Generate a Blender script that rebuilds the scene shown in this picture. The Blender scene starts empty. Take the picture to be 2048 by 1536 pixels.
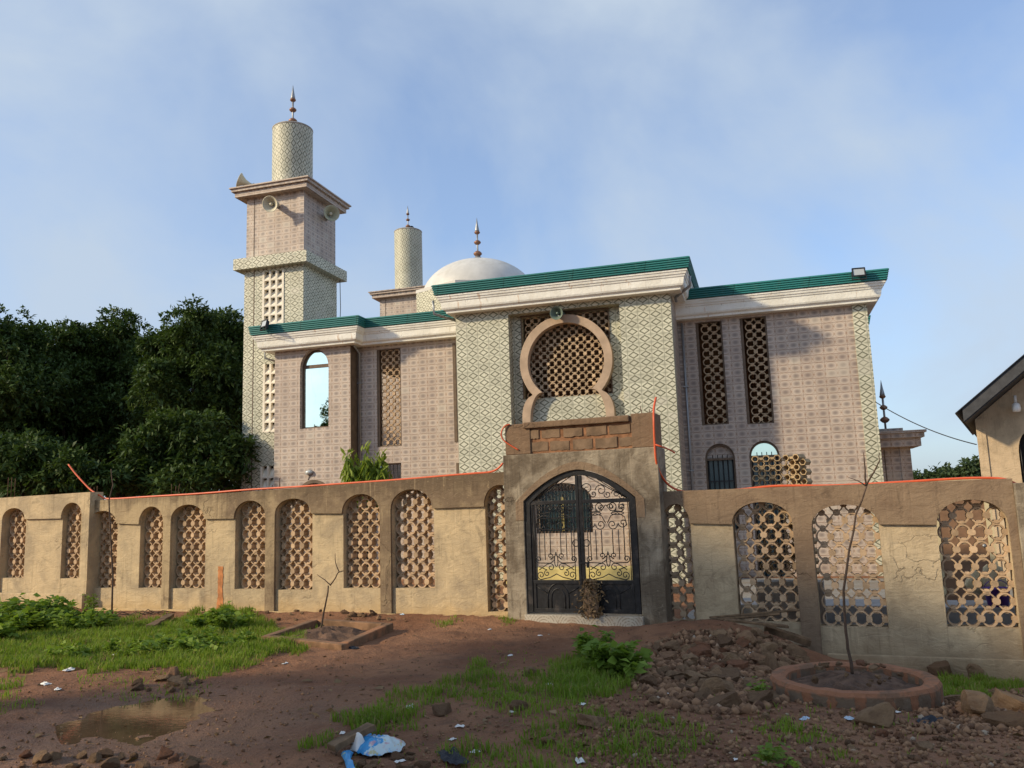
import bpy, math, random
import numpy as np
from mathutils import Vector, Matrix, noise
from mathutils.geometry import tessellate_polygon

random.seed(7); RNG = np.random.default_rng(7)
SC = bpy.context.scene
COL = SC.collection
R = math.radians

# ------------------------------------------------------------------ camera
EYE = 1.66
FPX = 1650.0
PITCH, ROLL = R(8.4), R(-1.9)
_cp, _sp = math.cos(PITCH), math.sin(PITCH)
FW = Vector((0, _cp, _sp)); _r = Vector((1, 0, 0)); _u = Vector((0, -_sp, _cp))
RT = math.cos(ROLL) * _r + math.sin(ROLL) * _u
UP = -math.sin(ROLL) * _r + math.cos(ROLL) * _u
cam = bpy.data.cameras.new('camera'); camo = bpy.data.objects.new('camera', cam); COL.objects.link(camo)
cam.sensor_width = 36; cam.lens = 36 * FPX / 2048; cam.clip_end = 6000; cam.clip_start = .05
M = Matrix((RT, UP, -FW)).transposed().to_4x4(); M.translation = Vector((0, 0, EYE)); camo.matrix_world = M
SC.camera = camo

# ------------------------------------------------------------------ world, sun, exposure
SUN_EL = R(25.5)
SUN_DIR = Vector((-.953 * math.cos(SUN_EL), -.302 * math.cos(SUN_EL), math.sin(SUN_EL)))   # towards the sun
SC.view_settings.view_transform = 'Standard'; SC.view_settings.look = 'None'
SC.view_settings.exposure = 0.2; SC.view_settings.gamma = 1
wd = bpy.data.worlds.new('World'); SC.world = wd; wd.use_nodes = True
nt = wd.node_tree; nt.nodes.clear()
def wn(t, **k):
    n = nt.nodes.new(t)
    for a, v in k.items(): setattr(n, a, v)
    return n
out = wn('ShaderNodeOutputWorld'); bg = wn('ShaderNodeBackground'); sky = wn('ShaderNodeTexSky', sky_type='NISHITA')
sky.sun_disc = False; sky.sun_elevation = SUN_EL; sky.sun_rotation = math.atan2(SUN_DIR.x, SUN_DIR.y)
sky.air_density = 1.0; sky.dust_density = 1.5; sky.ozone_density = 1.5
tc = wn('ShaderNodeTexCoord'); mp = wn('ShaderNodeMapping'); mp.inputs['Scale'].default_value = (1.3, 1.3, 1.7)
mp.inputs['Location'].default_value = (3.1, .4, .2)
nz = wn('ShaderNodeTexNoise'); nz.inputs['Scale'].default_value = 1.9; nz.inputs['Detail'].default_value = 7; nz.inputs['Roughness'].default_value = .53
nz.inputs['Distortion'].default_value = .35
cr = wn('ShaderNodeValToRGB'); cr.color_ramp.elements[0].position = .36; cr.color_ramp.elements[1].position = .62
cr.color_ramp.elements[0].color = (.30, .30, .30, 1); cr.color_ramp.elements[1].color = (.92, .92, .92, 1)
mx = wn('ShaderNodeMix', data_type='RGBA')
CLOUD = (3.2, 3.8, 4.55, 1)
gain = wn('ShaderNodeMix', data_type='RGBA', blend_type='MULTIPLY'); gain.inputs[0].default_value = 1
gain.inputs[7].default_value = (.98, 1.14, 1.36, 1)
L = nt.links.new
L(tc.outputs['Generated'], mp.inputs[0]); L(mp.outputs[0], nz.inputs['Vector']); L(nz.outputs[0], cr.inputs[0])
L(sky.outputs[0], gain.inputs[6]); L(gain.outputs[2], mx.inputs[6]); mx.inputs[7].default_value = CLOUD
L(cr.outputs[0], mx.inputs[0]); L(mx.outputs[2], bg.inputs[0]); L(bg.outputs[0], out.inputs[0])
bg.inputs[1].default_value = .15
sl = bpy.data.lights.new('sun', 'SUN'); so = bpy.data.objects.new('sun', sl); COL.objects.link(so)
sl.energy = 4.1; sl.angle = R(3.5); sl.color = (1.0, .82, .55)
so.rotation_euler = SUN_DIR.to_track_quat('Z', 'Y').to_euler(); so.location = (-20, -10, 20)

# ------------------------------------------------------------------ helpers: placing
def ray(px, py):
    return FW + RT * ((px - 1024) / FPX) - UP * ((py - 768) / FPX)
def project(p):
    p = Vector(p) - Vector((0, 0, EYE)); k = p.dot(FW)
    return (1024 + FPX * p.dot(RT) / k, 768 - FPX * p.dot(UP) / k) if k > .01 else (-9999, -9999)
class Frame:
    """a local frame standing on the ground: x along a wall to the right, y away from the camera, z up"""
    def __init__(s, px, depth, yaw):
        d = ray(px, 900); s.O = Vector((d.x / d.y * depth, depth, 0)); s.yaw = R(yaw)
        s.u = Vector((math.cos(s.yaw), -math.sin(s.yaw), 0)); s.a = Vector((math.sin(s.yaw), math.cos(s.yaw), 0))
    def at(s, px, py, y=0):
        d = ray(px, py); t = (s.O + s.a * y).dot(s.a) / d.dot(s.a); p = d * t
        return ((p - s.O).dot(s.u), p.z + EYE)
    def world(s, x, y, z): return s.O + s.u * x + s.a * y + Vector((0, 0, z))
WF = Frame(1170, 13.0, 22)      # the boundary wall
BF = Frame(1170, 22.4, 16.5)    # the mosque
def wl(p):
    q = Vector((p[0], p[1], 0)) - WF.O
    return q.dot(WF.u), q.dot(WF.a)
YARD = -.30
_bx = [-60, -13.2, -10.6, -10.2, -5.8, -1.5, 1.2, 3.2, 5.6, 9, 60]
_bz = [.05, .03, -.0, -.13, -.07, -.07, -.19, -.5, -.76, -.85, -.9]
def ground_z(x, y):
    a, b = wl((x, y))
    base = float(np.interp(a, _bx, _bz))
    if b > 0:
        s = min(1, max(0, (b - .1) / .8)); z = base * (1 - s) - .30 * s
    else:
        t = min(1, -b / 6.5); t = t * t * (3 - 2 * t); z = base * (1 - t) + .04 * t
        e = ((a - 2.15) / 1.15) ** 2 + ((b + 1.05) / .75) ** 2          # the heap by the right wall
        z += .36 * math.exp(-e)
        e = ((a - 5.6) / .8) ** 2 + ((b + 2.0) / .5) ** 2; z += .12 * math.exp(-e)
        e = ((a + 7) / 4) ** 2 + ((b + .5) / .35) ** 2; z += .07 * math.exp(-e)
        h = noise.fractal((x * .8, y * .8, 0), 1, 2, 3) * .035 + noise.noise((x * 4.1, y * 4.1, 3)) * .018 + noise.fractal((x * 8, y * 8, 5), .8, 2, 3) * .010
        z += h * min(1, max(0, (6 - abs(x)) / 3 + 1) )
        # the wet hollow lower left stays flat
        wx, wy = (x + 3.25) / .75, (y - 7.25) / .95
        w = math.exp(-(wx * wx + wy * wy) * 1.2); z = z * (1 - .8 * w) + (-.035) * .8 * w + w * .022 * noise.noise((x * 2.3, y * 1.6, 8)) + w * .012 * noise.noise((x * 6, y * 5, 9))
    return z
def G(px, py):
    """the ground point seen at a pixel"""
    d = ray(px, py); t = 1.0
    for k in range(6000):
        p = d * t; gz = ground_z(p.x, p.y)
        if p.z + EYE <= gz: break
        t += .01
    return Vector((p.x, p.y, gz))

# ------------------------------------------------------------------ helpers: meshes
class MB:
    def __init__(s): s.v = []; s.f = []; s.uvo = {}; s.sm = set()
    def add(s, vs, fs, smooth=False):
        b = len(s.v); s.v += [tuple(v) for v in vs]
        for f in fs:
            if smooth: s.sm.add(len(s.f))
            s.f.append(tuple(i + b for i in f))
        return b
    def box(s, x0, x1, y0, y1, z0, z1):
        s.add([(x0, y0, z0), (x1, y0, z0), (x1, y1, z0), (x0, y1, z0), (x0, y0, z1), (x1, y0, z1), (x1, y1, z1), (x0, y1, z1)],
              [(0, 3, 2, 1), (4, 5, 6, 7), (0, 1, 5, 4), (1, 2, 6, 5), (2, 3, 7, 6), (3, 0, 4, 7)])
    def obox(s, c, ax, ay, az):
        c, ax, ay, az = map(Vector, (c, ax, ay, az))
        vs = [c + ax * i + ay * j + az * k for k in (-1, 1) for j in (-1, 1) for i in (-1, 1)]
        fs = [(0, 2, 3, 1), (4, 5, 7, 6), (0, 1, 5, 4), (1, 3, 7, 5), (3, 2, 6, 7), (2, 0, 4, 6)]
        if ax.cross(ay).dot(az) < 0: fs = [f[::-1] for f in fs]
        s.add(vs, fs)
    def bar(s, a, b, w, h=None, up=(0, 0, 1)):
        a, b = Vector(a), Vector(b); d = b - a; h = h or w
        u = Vector(up)
        if abs(d.normalized().dot(u)) > .98: u = Vector((0, 1, 0))
        x = d.cross(u).normalized(); y = x.cross(d).normalized()
        s.obox((a + b) / 2, d / 2, x * (w / 2), y * (h / 2))
    def tube(s, pts, r, n=6, closed=False, caps=True):
        pts = [Vector(p) for p in pts]; m = len(pts); rr = r if isinstance(r, (list, tuple)) else [r] * m
        ring = []; prev = None
        for i, p in enumerate(pts):
            d = (pts[(i + 1) % m] - pts[i - 1]) if closed else (pts[min(i + 1, m - 1)] - pts[max(i - 1, 0)])
            if d.length < 1e-9: d = Vector((0, 0, 1))
            d.normalize()
            if prev is None:
                a = Vector((0, 0, 1)) if abs(d.z) < .9 else Vector((1, 0, 0)); prev = d.cross(a).normalized()
            x = prev - d * prev.dot(d)
            if x.length < 1e-6: x = d.orthogonal()
            x.normalize(); y = d.cross(x); prev = x
            ring.append([p + (x * math.cos(t) + y * math.sin(t)) * rr[i] for t in [2 * math.pi * k / n for k in range(n)]])
        vs = [v for q in ring for v in q]; fs = []
        for i in range(m if closed else m - 1):
            for k in range(n):
                j = (i + 1) % m
                fs.append((i * n + k, i * n + (k + 1) % n, j * n + (k + 1) % n, j * n + k))
        s.add(vs, fs, True)
        if caps and not closed:
            b = len(s.v) - m * n
            s.f.append(tuple(b + k for k in range(n))[::-1]); s.f.append(tuple(b + (m - 1) * n + k for k in range(n)))
    def lathe(s, prof, c=(0, 0, 0), n=24, axis=None, cap=True):
        c = Vector(c); A = Vector(axis or (0, 0, 1)).normalized()
        X = A.orthogonal().normalized() if axis else Vector((1, 0, 0)); Y = A.cross(X)
        vs = []; fs = []
        for (r, z) in prof:
            for k in range(n):
                t = 2 * math.pi * k / n; vs.append(c + A * z + (X * math.cos(t) + Y * math.sin(t)) * r)
        for i in range(len(prof) - 1):
            for k in range(n): fs.append((i * n + k, i * n + (k + 1) % n, (i + 1) * n + (k + 1) % n, (i + 1) * n + k))
        s.add(vs, fs, True)
        if cap:
            b = len(s.v) - len(vs)
            if prof[0][0] > 1e-4: s.f.append(tuple(b + k for k in range(n))[::-1])
            if prof[-1][0] > 1e-4: s.f.append(tuple(b + (len(prof) - 1) * n + k for k in range(n)))
    def plate(s, outer, holes, y0, y1):
        """a slab in the x-z plane with holes, from y0 (front) to y1 (back)"""
        loops = [outer] + list(holes); pts = [p for l in loops for p in l]
        tri = tessellate_polygon([[Vector((p[0], p[1], 0)) for p in l] for l in loops])
        b = len(s.v); n = len(pts)
        s.v += [(p[0], y0, p[1]) for p in pts] + [(p[0], y1, p[1]) for p in pts]
        for t in tri:
            a, bb, c = [pts[i] for i in t]
            if (bb[0] - a[0]) * (c[1] - a[1]) - (bb[1] - a[1]) * (c[0] - a[0]) < 0: t = t[::-1]
            s.f.append(tuple(b + i for i in t)); s.f.append(tuple(b + n + i for i in t[::-1]))
        k = 0
        for li, l in enumerate(loops):
            ar = sum(l[i][0] * l[(i + 1) % len(l)][1] - l[(i + 1) % len(l)][0] * l[i][1] for i in range(len(l)))
            ccw = ar > 0
            for i in range(len(l)):
                p, q = k + i, k + (i + 1) % len(l)
                f = (b + p, b + n + p, b + n + q, b + q)
                if ccw != (li == 0): f = f[::-1]
                s.f.append(f)
            k += len(l)
    def sweep(s, path, prof):
        """profile (out, z) swept along a plan path running left to right; out is to the right-hand side"""
        P = [Vector((p[0], p[1])) for p in path]; m = len(P); nrm = []
        for i in range(m):
            ds = []
            if i > 0: ds.append((P[i] - P[i - 1]).normalized())
            if i < m - 1: ds.append((P[i + 1] - P[i]).normalized())
            ns = [Vector((d.y, -d.x)) for d in ds]
            nrm.append(ns[0] if len(ns) == 1 else (ns[0] + ns[1]) / (1 + ns[0].dot(ns[1])))
        k = len(prof); vs = [(P[i].x + nrm[i].x * o, P[i].y + nrm[i].y * o, z) for i in range(m) for (o, z) in prof]
        fs = []
        for i in range(m - 1):
            for j in range(k):
                jj = (j + 1) % k; fs.append((i * k + j, i * k + jj, (i + 1) * k + jj, (i + 1) * k + j))
        fs.append(tuple(range(k))[::-1]); fs.append(tuple((m - 1) * k + j for j in range(k)))
        s.add(vs, fs)
    def build(s, name, mat, parent=None, uv=True, smooth=False, bevel=0, recalc=False):
        me = bpy.data.meshes.new(name); me.from_pydata(s.v, [], s.f)
        if recalc:
            import bmesh
            bm = bmesh.new(); bm.from_mesh(me); bmesh.ops.recalc_face_normals(bm, faces=bm.faces); bm.to_mesh(me); bm.free()
        me.materials.append(mat)
        if smooth: me.polygons.foreach_set('use_smooth', [True] * len(me.polygons))
        elif s.sm: me.polygons.foreach_set('use_smooth', [i in s.sm for i in range(len(s.f))])
        if uv and not recalc:
            u = me.uv_layers.new(name='uv'); dat = [0.0] * (2 * len(me.loops)); 
            for p in me.polygons:
                n = p.normal; ov = s.uvo.get(p.index)
                for q, li in enumerate(p.loop_indices):
                    c = me.vertices[me.loops[li].vertex_index].co
                    if ov: a = ov[q]
                    elif abs(n.z) > .75: a = (c.x, c.y)
                    elif abs(n.y) >= abs(n.x): a = (c.x, c.z)
                    else: a = (c.y, c.z)
                    dat[2 * li], dat[2 * li + 1] = a
            u.data.foreach_set('uv', dat)
        o = bpy.data.objects.new(name, me); COL.objects.link(o)
        if parent is not None: o.parent = parent
        if bevel:
            bv = o.modifiers.new('bevel', 'BEVEL'); bv.width = bevel; bv.segments = 2; bv.limit_method = 'ANGLE'; bv.angle_limit = R(40)
        return o
def np_mesh(name, verts, faces, mat, parent=None, smooth=False, uvs=None):
    """verts (n,3), faces (m,k) arrays"""
    me = bpy.data.meshes.new(name); n, (m, k) = len(verts), faces.shape
    me.vertices.add(n); me.vertices.foreach_set('co', np.asarray(verts, np.float32).ravel())
    me.loops.add(m * k); me.loops.foreach_set('vertex_index', faces.astype(np.int32).ravel())
    me.polygons.add(m); me.polygons.foreach_set('loop_start', np.arange(0, m * k, k, dtype=np.int32))
    me.update(calc_edges=True); me.validate()
    if smooth: me.polygons.foreach_set('use_smooth', [True] * len(me.polygons))
    if uvs is not None:
        u = me.uv_layers.new(name='uv'); u.data.foreach_set('uv', np.asarray(uvs, np.float32)[faces.ravel()].ravel())
    me.materials.append(mat); o = bpy.data.objects.new(name, me); COL.objects.link(o)
    if parent is not None: o.parent = parent
    return o
def tag(o, label=None, cat=None, group=None, kind=None):
    if label: o['label'] = label
    if cat: o['category'] = cat
    if group: o['group'] = group
    if kind: o['kind'] = kind
    return o
def empty(name, loc=(0, 0, 0), rz=0, label=None, cat=None, group=None):
    o = bpy.data.objects.new(name, None); COL.objects.link(o); o.location = loc; o.rotation_euler = (0, 0, rz); o.empty_display_size = .2
    return tag(o, label, cat, group)
def copy_tree(o, parent=None):
    c = o.copy(); COL.objects.link(c)
    if parent is not None: c.parent = parent
    for ch in list(o.children): copy_tree(ch, c)
    return c
def arch(x0, x1, z0, zt, spring=None, n=14, pointed=0):
    """outline of an arched opening, anticlockwise seen from the front"""
    r = (x1 - x0) / 2; cx = (x0 + x1) / 2; zs = zt - r * (spring or 1.0)
    pts = [(x0, z0), (x1, z0)]
    for k in range(n + 1):
        t = math.pi * k / n; pts.append((cx + r * math.cos(t), zs + (zt - zs) * math.sin(t) ** (1.0 - pointed)))
    return pts
def rect(x0, x1, z0, z1): return [(x0, z0), (x1, z0), (x1, z1), (x0, z1)]

# ------------------------------------------------------------------ materials
class Mat:
    def __init__(s, name, rough=.8, metal=0, spec=.3):
        s.m = bpy.data.materials.new(name); s.m.use_nodes = True; s.t = s.m.node_tree
        s.b = s.t.nodes['Principled BSDF']; s.b.inputs['Roughness'].default_value = rough
        s.b.inputs['Metallic'].default_value = metal; s.b.inputs['Specular IOR Level'].default_value = spec
    def n(s, t, **k):
        x = s.t.nodes.new(t)
        for a, v in k.items(): setattr(x, a, v)
        return x
    def put(s, sock, v):
        if hasattr(v, 'is_output'): s.t.links.new(v, sock)
        elif isinstance(v, (tuple, list)) and len(v) == 3 and sock.type == 'RGBA': sock.default_value = (*v, 1)
        else: sock.default_value = v
    def math(s, op, a, b=0.0, c=None, clamp=False):
        x = s.n('ShaderNodeMath', operation=op, use_clamp=clamp); s.put(x.inputs[0], a); s.put(x.inputs[1], b)
        if c is not None: s.put(x.inputs[2], c)
        return x.outputs[0]
    def mix(s, f, a, b, mode='MIX'):
        x = s.n('ShaderNodeMix', data_type='RGBA', blend_type=mode); s.put(x.inputs[0], f); s.put(x.inputs[6], a); s.put(x.inputs[7], b)
        return x.outputs[2]
    def ramp(s, v, a, b):
        x = s.n('ShaderNodeMapRange', interpolation_type='SMOOTHSTEP'); s.put(x.inputs[0], v); x.inputs[1].default_value = a; x.inputs[2].default_value = b
        return x.outputs[0]
    def coord(s, kind='Object', scale=None):
        x = s.n('ShaderNodeTexCoord').outputs[kind]
        if scale:
            mpn = s.n('ShaderNodeMapping'); s.put(mpn.inputs[0], x); mpn.inputs['Scale'].default_value = scale; x = mpn.outputs[0]
        return x
    def noise(s, vec, scale, detail=4, rough=.55, dist=0):
        x = s.n('ShaderNodeTexNoise'); s.put(x.inputs['Vector'], vec); x.inputs['Scale'].default_value = scale
        x.inputs['Detail'].default_value = detail; x.inputs['Roughness'].default_value = rough; x.inputs['Distortion'].default_value = dist
        return x.outputs[0]
    def island(s): return s.n('ShaderNodeNewGeometry').outputs['Random Per Island']
    def objrand(s): return s.n('ShaderNodeObjectInfo').outputs['Random']
    def sep(s, v):
        x = s.n('ShaderNodeSeparateXYZ'); s.put(x.inputs[0], v); return x.outputs
    def bump(s, h, strength=.3, dist=.01):
        x = s.n('ShaderNodeBump'); x.inputs['Strength'].default_value = strength; x.inputs['Distance'].default_value = dist
        s.put(x.inputs['Height'], h); s.t.links.new(x.outputs[0], s.b.inputs['Normal'])
    def col(s, c): s.put(s.b.inputs['Base Color'], c); return s
    def rough(s, r): s.put(s.b.inputs['Roughness'], r)

def simple(name, c, rough=.7, metal=0, spec=.3, var=.25, scale=6, dirt=None, bump=0, isl=0):
    m = Mat(name, rough, metal, spec); o = m.coord()
    k = m.noise(o, scale, 5, .6)
    dk = tuple(x * (1 - var) for x in c); lt = tuple(min(1, x * (1 + var * .6)) for x in c)
    cc = m.mix(m.ramp(k, .3, .7), dk, lt)
    if dirt: cc = m.mix(m.ramp(m.noise(o, scale * .45, 6, .7), .52, .7), cc, dirt)
    if isl:
        i = m.island(); cc = m.mix(isl, cc, m.mix(i, tuple(x * .45 for x in c), tuple(min(1, x * 1.6) for x in c)))
    m.col(cc)
    if bump: m.bump(m.noise(o, scale * 8, 5, .6), bump, .01)
    return m.m

def tile_mat(name, kind):
    m = Mat(name, .32, 0, .45)
    uv = m.sep(m.coord('UV')); W_, H_ = (.305, .2) if kind == 'green' else (.285, .2)
    if kind == 'drum': W_, H_ = .2, .3
    a = m.math('DIVIDE', uv[0], W_); b = m.math('DIVIDE', uv[1], H_)
    fx = m.math('SUBTRACT', m.math('FRACT', a), .5); fy = m.math('SUBTRACT', m.math('FRACT', b), .5)
    ax = m.math('ABSOLUTE', fx); ay = m.math('ABSOLUTE', fy)
    o = m.coord('Object')
    cellr = m.n('ShaderNodeTexWhiteNoise', noise_dimensions='2D')
    cv = m.n('ShaderNodeCombineXYZ'); m.put(cv.inputs[0], m.math('FLOOR', a)); m.put(cv.inputs[1], m.math('FLOOR', b)); m.put(cellr.inputs['Vector'], cv.outputs[0])
    rnd = cellr.outputs['Value']
    def band(v, c, w, soft=.02):
        d = m.math('ABSOLUTE', m.math('SUBTRACT', v, c))
        return m.math('SUBTRACT', 1, m.ramp(d, w - soft, w + soft))
    if kind in ('green', 'drum'):
        d = m.math('ADD', m.math('MULTIPLY', ax, 2.0), m.math('MULTIPLY', ay, 2.0))      # 0 centre, 1 at edge midpoints, 2 at corners
        base = m.mix(m.ramp(d, 1.0, 1.75), (.69, .675, .54), (.45, .45, .345))             # corner fans
        base = m.mix(m.math('MULTIPLY', band(d, 1.34, .05), .45), base, (.66, .62, .44))
        base = m.mix(m.math('MULTIPLY', band(d, .77, .18, .03), .96), base, (.125, .125, .075))  # the diamond outline
        base = m.mix(m.math('MULTIPLY', band(d, .40, .04), .5), base, (.24, .23, .13))
        base = m.mix(m.math('MULTIPLY', m.math('SUBTRACT', 1, m.ramp(d, .08, .2)), .45), base, (.28, .28, .18))
        gx, gy = band(ax, .5, .014, .008), m.math('MULTIPLY', band(ay, .5, .02, .01), .75)
        gc = (.16, .16, .11)
    else:
        d = m.math('SQRT', m.math('ADD', m.math('POWER', m.math('MULTIPLY', ax, 2.0), 2), m.math('POWER', m.math('MULTIPLY', ay, 2.0), 2)))
        base = m.mix(m.ramp(d, .10, .86), (.275, .23, .205), (.55, .465, .39))
        base = m.mix(m.math('MULTIPLY', band(d, .95, .035, .03), .62), base, (.30, .17, .10))
        xx = m.math('ABSOLUTE', m.math('SUBTRACT', m.math('MULTIPLY', m.math('SUBTRACT', .5, ax), .65), m.math('MULTIPLY', m.math('SUBTRACT', .5, m.math('SUBTRACT', .5, ay)), 1.0)))
        near = m.math('SUBTRACT', 1, m.ramp(m.math('SUBTRACT', .5, ax), .05, .14))
        base = m.mix(m.math('MULTIPLY', m.math('MULTIPLY', m.math('SUBTRACT', 1, m.ramp(xx, .02, .05)), near), .6), base, (.27, .15, .09))
        gy = m.math('MULTIPLY', band(ay, .5, .028, .014), .8)
        a2 = m.math('ABSOLUTE', m.math('SUBTRACT', m.math('FRACT', m.math('MULTIPLY', a, .5)), .5)); gx = m.math('MULTIPLY', band(a2, .5, .008, .005), .7)
        gc = (.17, .10, .075)
    base = m.mix(m.math('MAXIMUM', gx, gy), base, gc)
    base = m.mix(m.math('MULTIPLY', rnd, .26), base, tuple(x * .75 for x in gc))
    base = m.mix(m.math('MULTIPLY', m.ramp(rnd, .955, .965), .28), base, (.70, .66, .56))
    bt = m.n('ShaderNodeTexWhiteNoise', noise_dimensions='2D'); cb = m.n('ShaderNodeCombineXYZ'); m.put(cb.inputs[0], m.math('FLOOR', m.math('DIVIDE', a, 5.0))); m.put(cb.inputs[1], m.math('FLOOR', m.math('DIVIDE', b, 7.0))); m.put(bt.inputs['Vector'], cb.outputs[0])
    base = m.mix(m.math('MULTIPLY', bt.outputs['Value'], .16), base, tuple(x * .9 for x in gc))
    stn = m.noise(m.coord('Object', (6, 6, .35)), 1.5, 6, .72); base = m.mix(m.math('MULTIPLY', m.ramp(stn, .52, .74), .34), base, (.20, .18, .14))
    base = m.mix(m.math('MULTIPLY', m.ramp(m.noise(o, 7, 4, .7), .66, .71), .5), base, (.17, .14, .11))
    base = m.mix(m.math('MULTIPLY', m.ramp(m.noise(o, 1.3, 6, .65), .5, .78), .22), base, (.25, .22, .17))
    m.col(base); m.rough(m.math('ADD', .46, m.math('MULTIPLY', m.noise(o, 3, 3), .2)))
    hgt = m.math('ADD', m.math('ADD', m.math('MULTIPLY', m.math('MAXIMUM', gx, gy), -.8), m.math('MULTIPLY', rnd, .7)), m.math('MULTIPLY', m.noise(o, 1.1, 3), 4.0)); m.bump(hgt, .4, .010)
    return m.m

def plaster(name, light, dark, lo, hi, rust=(.30, .21, .11), ground=None, damp=False):
    """cement render: patchy light / damp areas, streaks running down, earth splash near the ground"""
    m = Mat(name, .88, 0, .2); o = m.coord()
    n1 = m.noise(o, 1.3, 6, .6, .8); n2 = m.noise(o, 4.5, 6, .65, .3)
    patch = m.ramp(m.math('ADD', m.math('MULTIPLY', n1, .75), m.math('MULTIPLY', n2, .25)), lo, hi)
    if damp:      # the head of the wall is dry tan at its far end and still damp towards the gateway
        x = m.math('ADD', m.sep(o)[0], m.math('MULTIPLY', m.noise(o, .8, 4), 5.0)); w = m.ramp(x, -6.2, -2.0)
        patch = m.math('ADD', m.math('MULTIPLY', patch, m.math('ADD', .35, m.math('MULTIPLY', w, .15))), m.math('MULTIPLY', w, .72), clamp=True)
    c = m.mix(patch, light, dark)
    if damp: c = m.mix(m.math('MULTIPLY', m.ramp(m.math('ADD', m.sep(o)[2], m.math('MULTIPLY', m.noise(m.coord('Object', (4, 4, .3)), 1.5, 5, .7), .9)), 2.25, 2.6), .7), c, tuple(x * .62 for x in dark))
    st = m.noise(m.coord('Object', (9, 9, .45)), 1.6, 6, .75)
    c = m.mix(m.math('MULTIPLY', m.ramp(st, .52, .72), .55), c, tuple(x * .42 for x in dark))
    st2 = m.noise(m.coord('Object', (14, 14, .8)), 1.1, 4, .7); c = m.mix(m.math('MULTIPLY', m.ramp(st2, .58, .70), .30), c, tuple(min(1, x * 1.35) for x in light))
    c = m.mix(m.math('MULTIPLY', m.ramp(m.noise(o, 9, 5, .7), .6, .72), .4), c, tuple(x * .45 for x in dark))
    c = m.mix(m.math('MULTIPLY', m.ramp(m.noise(o, 2.1, 7, .75, 1.2), .56, .66), .45), c, tuple(x * .6 for x in dark))
    c = m.mix(m.math('MULTIPLY', m.ramp(m.noise(o, 16, 3, .7), .62, .7), .3), c, tuple(min(1, x * 1.25) for x in light))
    vo = m.n('ShaderNodeTexVoronoi', feature='DISTANCE_TO_EDGE'); vo.inputs['Scale'].default_value = .8
    wv = m.n('ShaderNodeVectorMath', operation='ADD'); m.put(wv.inputs[0], o); nn = m.n('ShaderNodeTexNoise'); m.put(nn.inputs['Vector'], o); nn.inputs['Scale'].default_value = 3; nn.inputs['Detail'].default_value = 5
    sc_ = m.n('ShaderNodeVectorMath', operation='SCALE'); m.put(sc_.inputs[0], nn.outputs['Color']); sc_.inputs['Scale'].default_value = .55; m.put(wv.inputs[1], sc_.outputs[0]); m.put(vo.inputs['Vector'], wv.outputs[0])
    crk = m.math('MULTIPLY', m.math('SUBTRACT', 1, m.ramp(vo.outputs['Distance'], .002, .009)), m.ramp(m.noise(o, .7, 3), .54, .64))
    c = m.mix(m.math('MULTIPLY', crk, .45), c, tuple(x * .35 for x in dark))
    if ground is not None:
        z = m.sep(o)[2]; zz = m.math('ADD', z, m.math('MULTIPLY', m.noise(o, 2.2, 5), .5))
        c = m.mix(m.math('MULTIPLY', m.math('SUBTRACT', 1, m.ramp(zz, ground, ground + .55)), .75), c, rust)
    m.col(c); m.bump(m.math('ADD', m.math('ADD', m.noise(o, 30, 5, .7), m.math('MULTIPLY', m.noise(m.coord('Object', (1, 1, 2.2)), 4, 6, .65, .8), 3.0)), m.math('MULTIPLY', crk, -1.5)), .5, .016)
    return m.m

MT = {}
MT['green'] = tile_mat('diamond tile', 'green'); MT['drum'] = tile_mat('narrow diamond tile', 'drum'); MT['pink'] = tile_mat('oval tile', 'pink')
MT['plaster'] = plaster('tan plaster', (.53, .41, .25), (.35, .275, .18), .38, .64, ground=-.05, rust=(.50, .33, .14)); MT['plaster_r'] = plaster('shaded side plaster', (.52, .41, .265), (.36, .275, .175), .38, .64, ground=-.5, rust=(.30, .20, .11))  # left wall foot: golden splash colour also carries the sunlit lower band
MT['band'] = plaster('damp plaster', (.42, .32, .19), (.185, .132, .085), .40, .60, damp=True)
MT['wet'] = plaster('brown damp plaster', (.26, .185, .12), (.185, .125, .082), .35, .7)
MT['portal'] = plaster('patched grey plaster', (.34, .285, .21), (.135, .105, .074), .38, .60, ground=-.2, rust=(.25, .17, .10))
MT['brown'] = plaster('raw brown render', (.22, .145, .09), (.155, .10, .065), .35, .7)
def cornice_mat():
    m = Mat('weathered white cornice', .6, 0, .3); o = m.coord(); c = m.mix(m.ramp(m.noise(o, 2, 5), .35, .65), (.78, .76, .68), (.88, .87, .80))
    st = m.noise(m.coord('Object', (5, 5, .6)), 2.2, 6, .75); c = m.mix(m.math('MULTIPLY', m.ramp(st, .54, .72), .6), c, (.50, .45, .36))
    c = m.mix(m.math('MULTIPLY', m.ramp(m.noise(m.coord('Object', (3, 3, .4)), 1.1, 4, .7), .62, .68), .6), c, (.55, .36, .22))
    c = m.mix(m.math('MULTIPLY', m.ramp(m.noise(o, 9, 6, .75), .64, .66), .7), c, (.25, .22, .18)); m.col(c); m.bump(m.math('ADD', m.noise(o, 14, 5), m.math('MULTIPLY', m.noise(o, 1.6, 4), 2)), .4, .02); return m.m
MT['white'] = cornice_mat()
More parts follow.
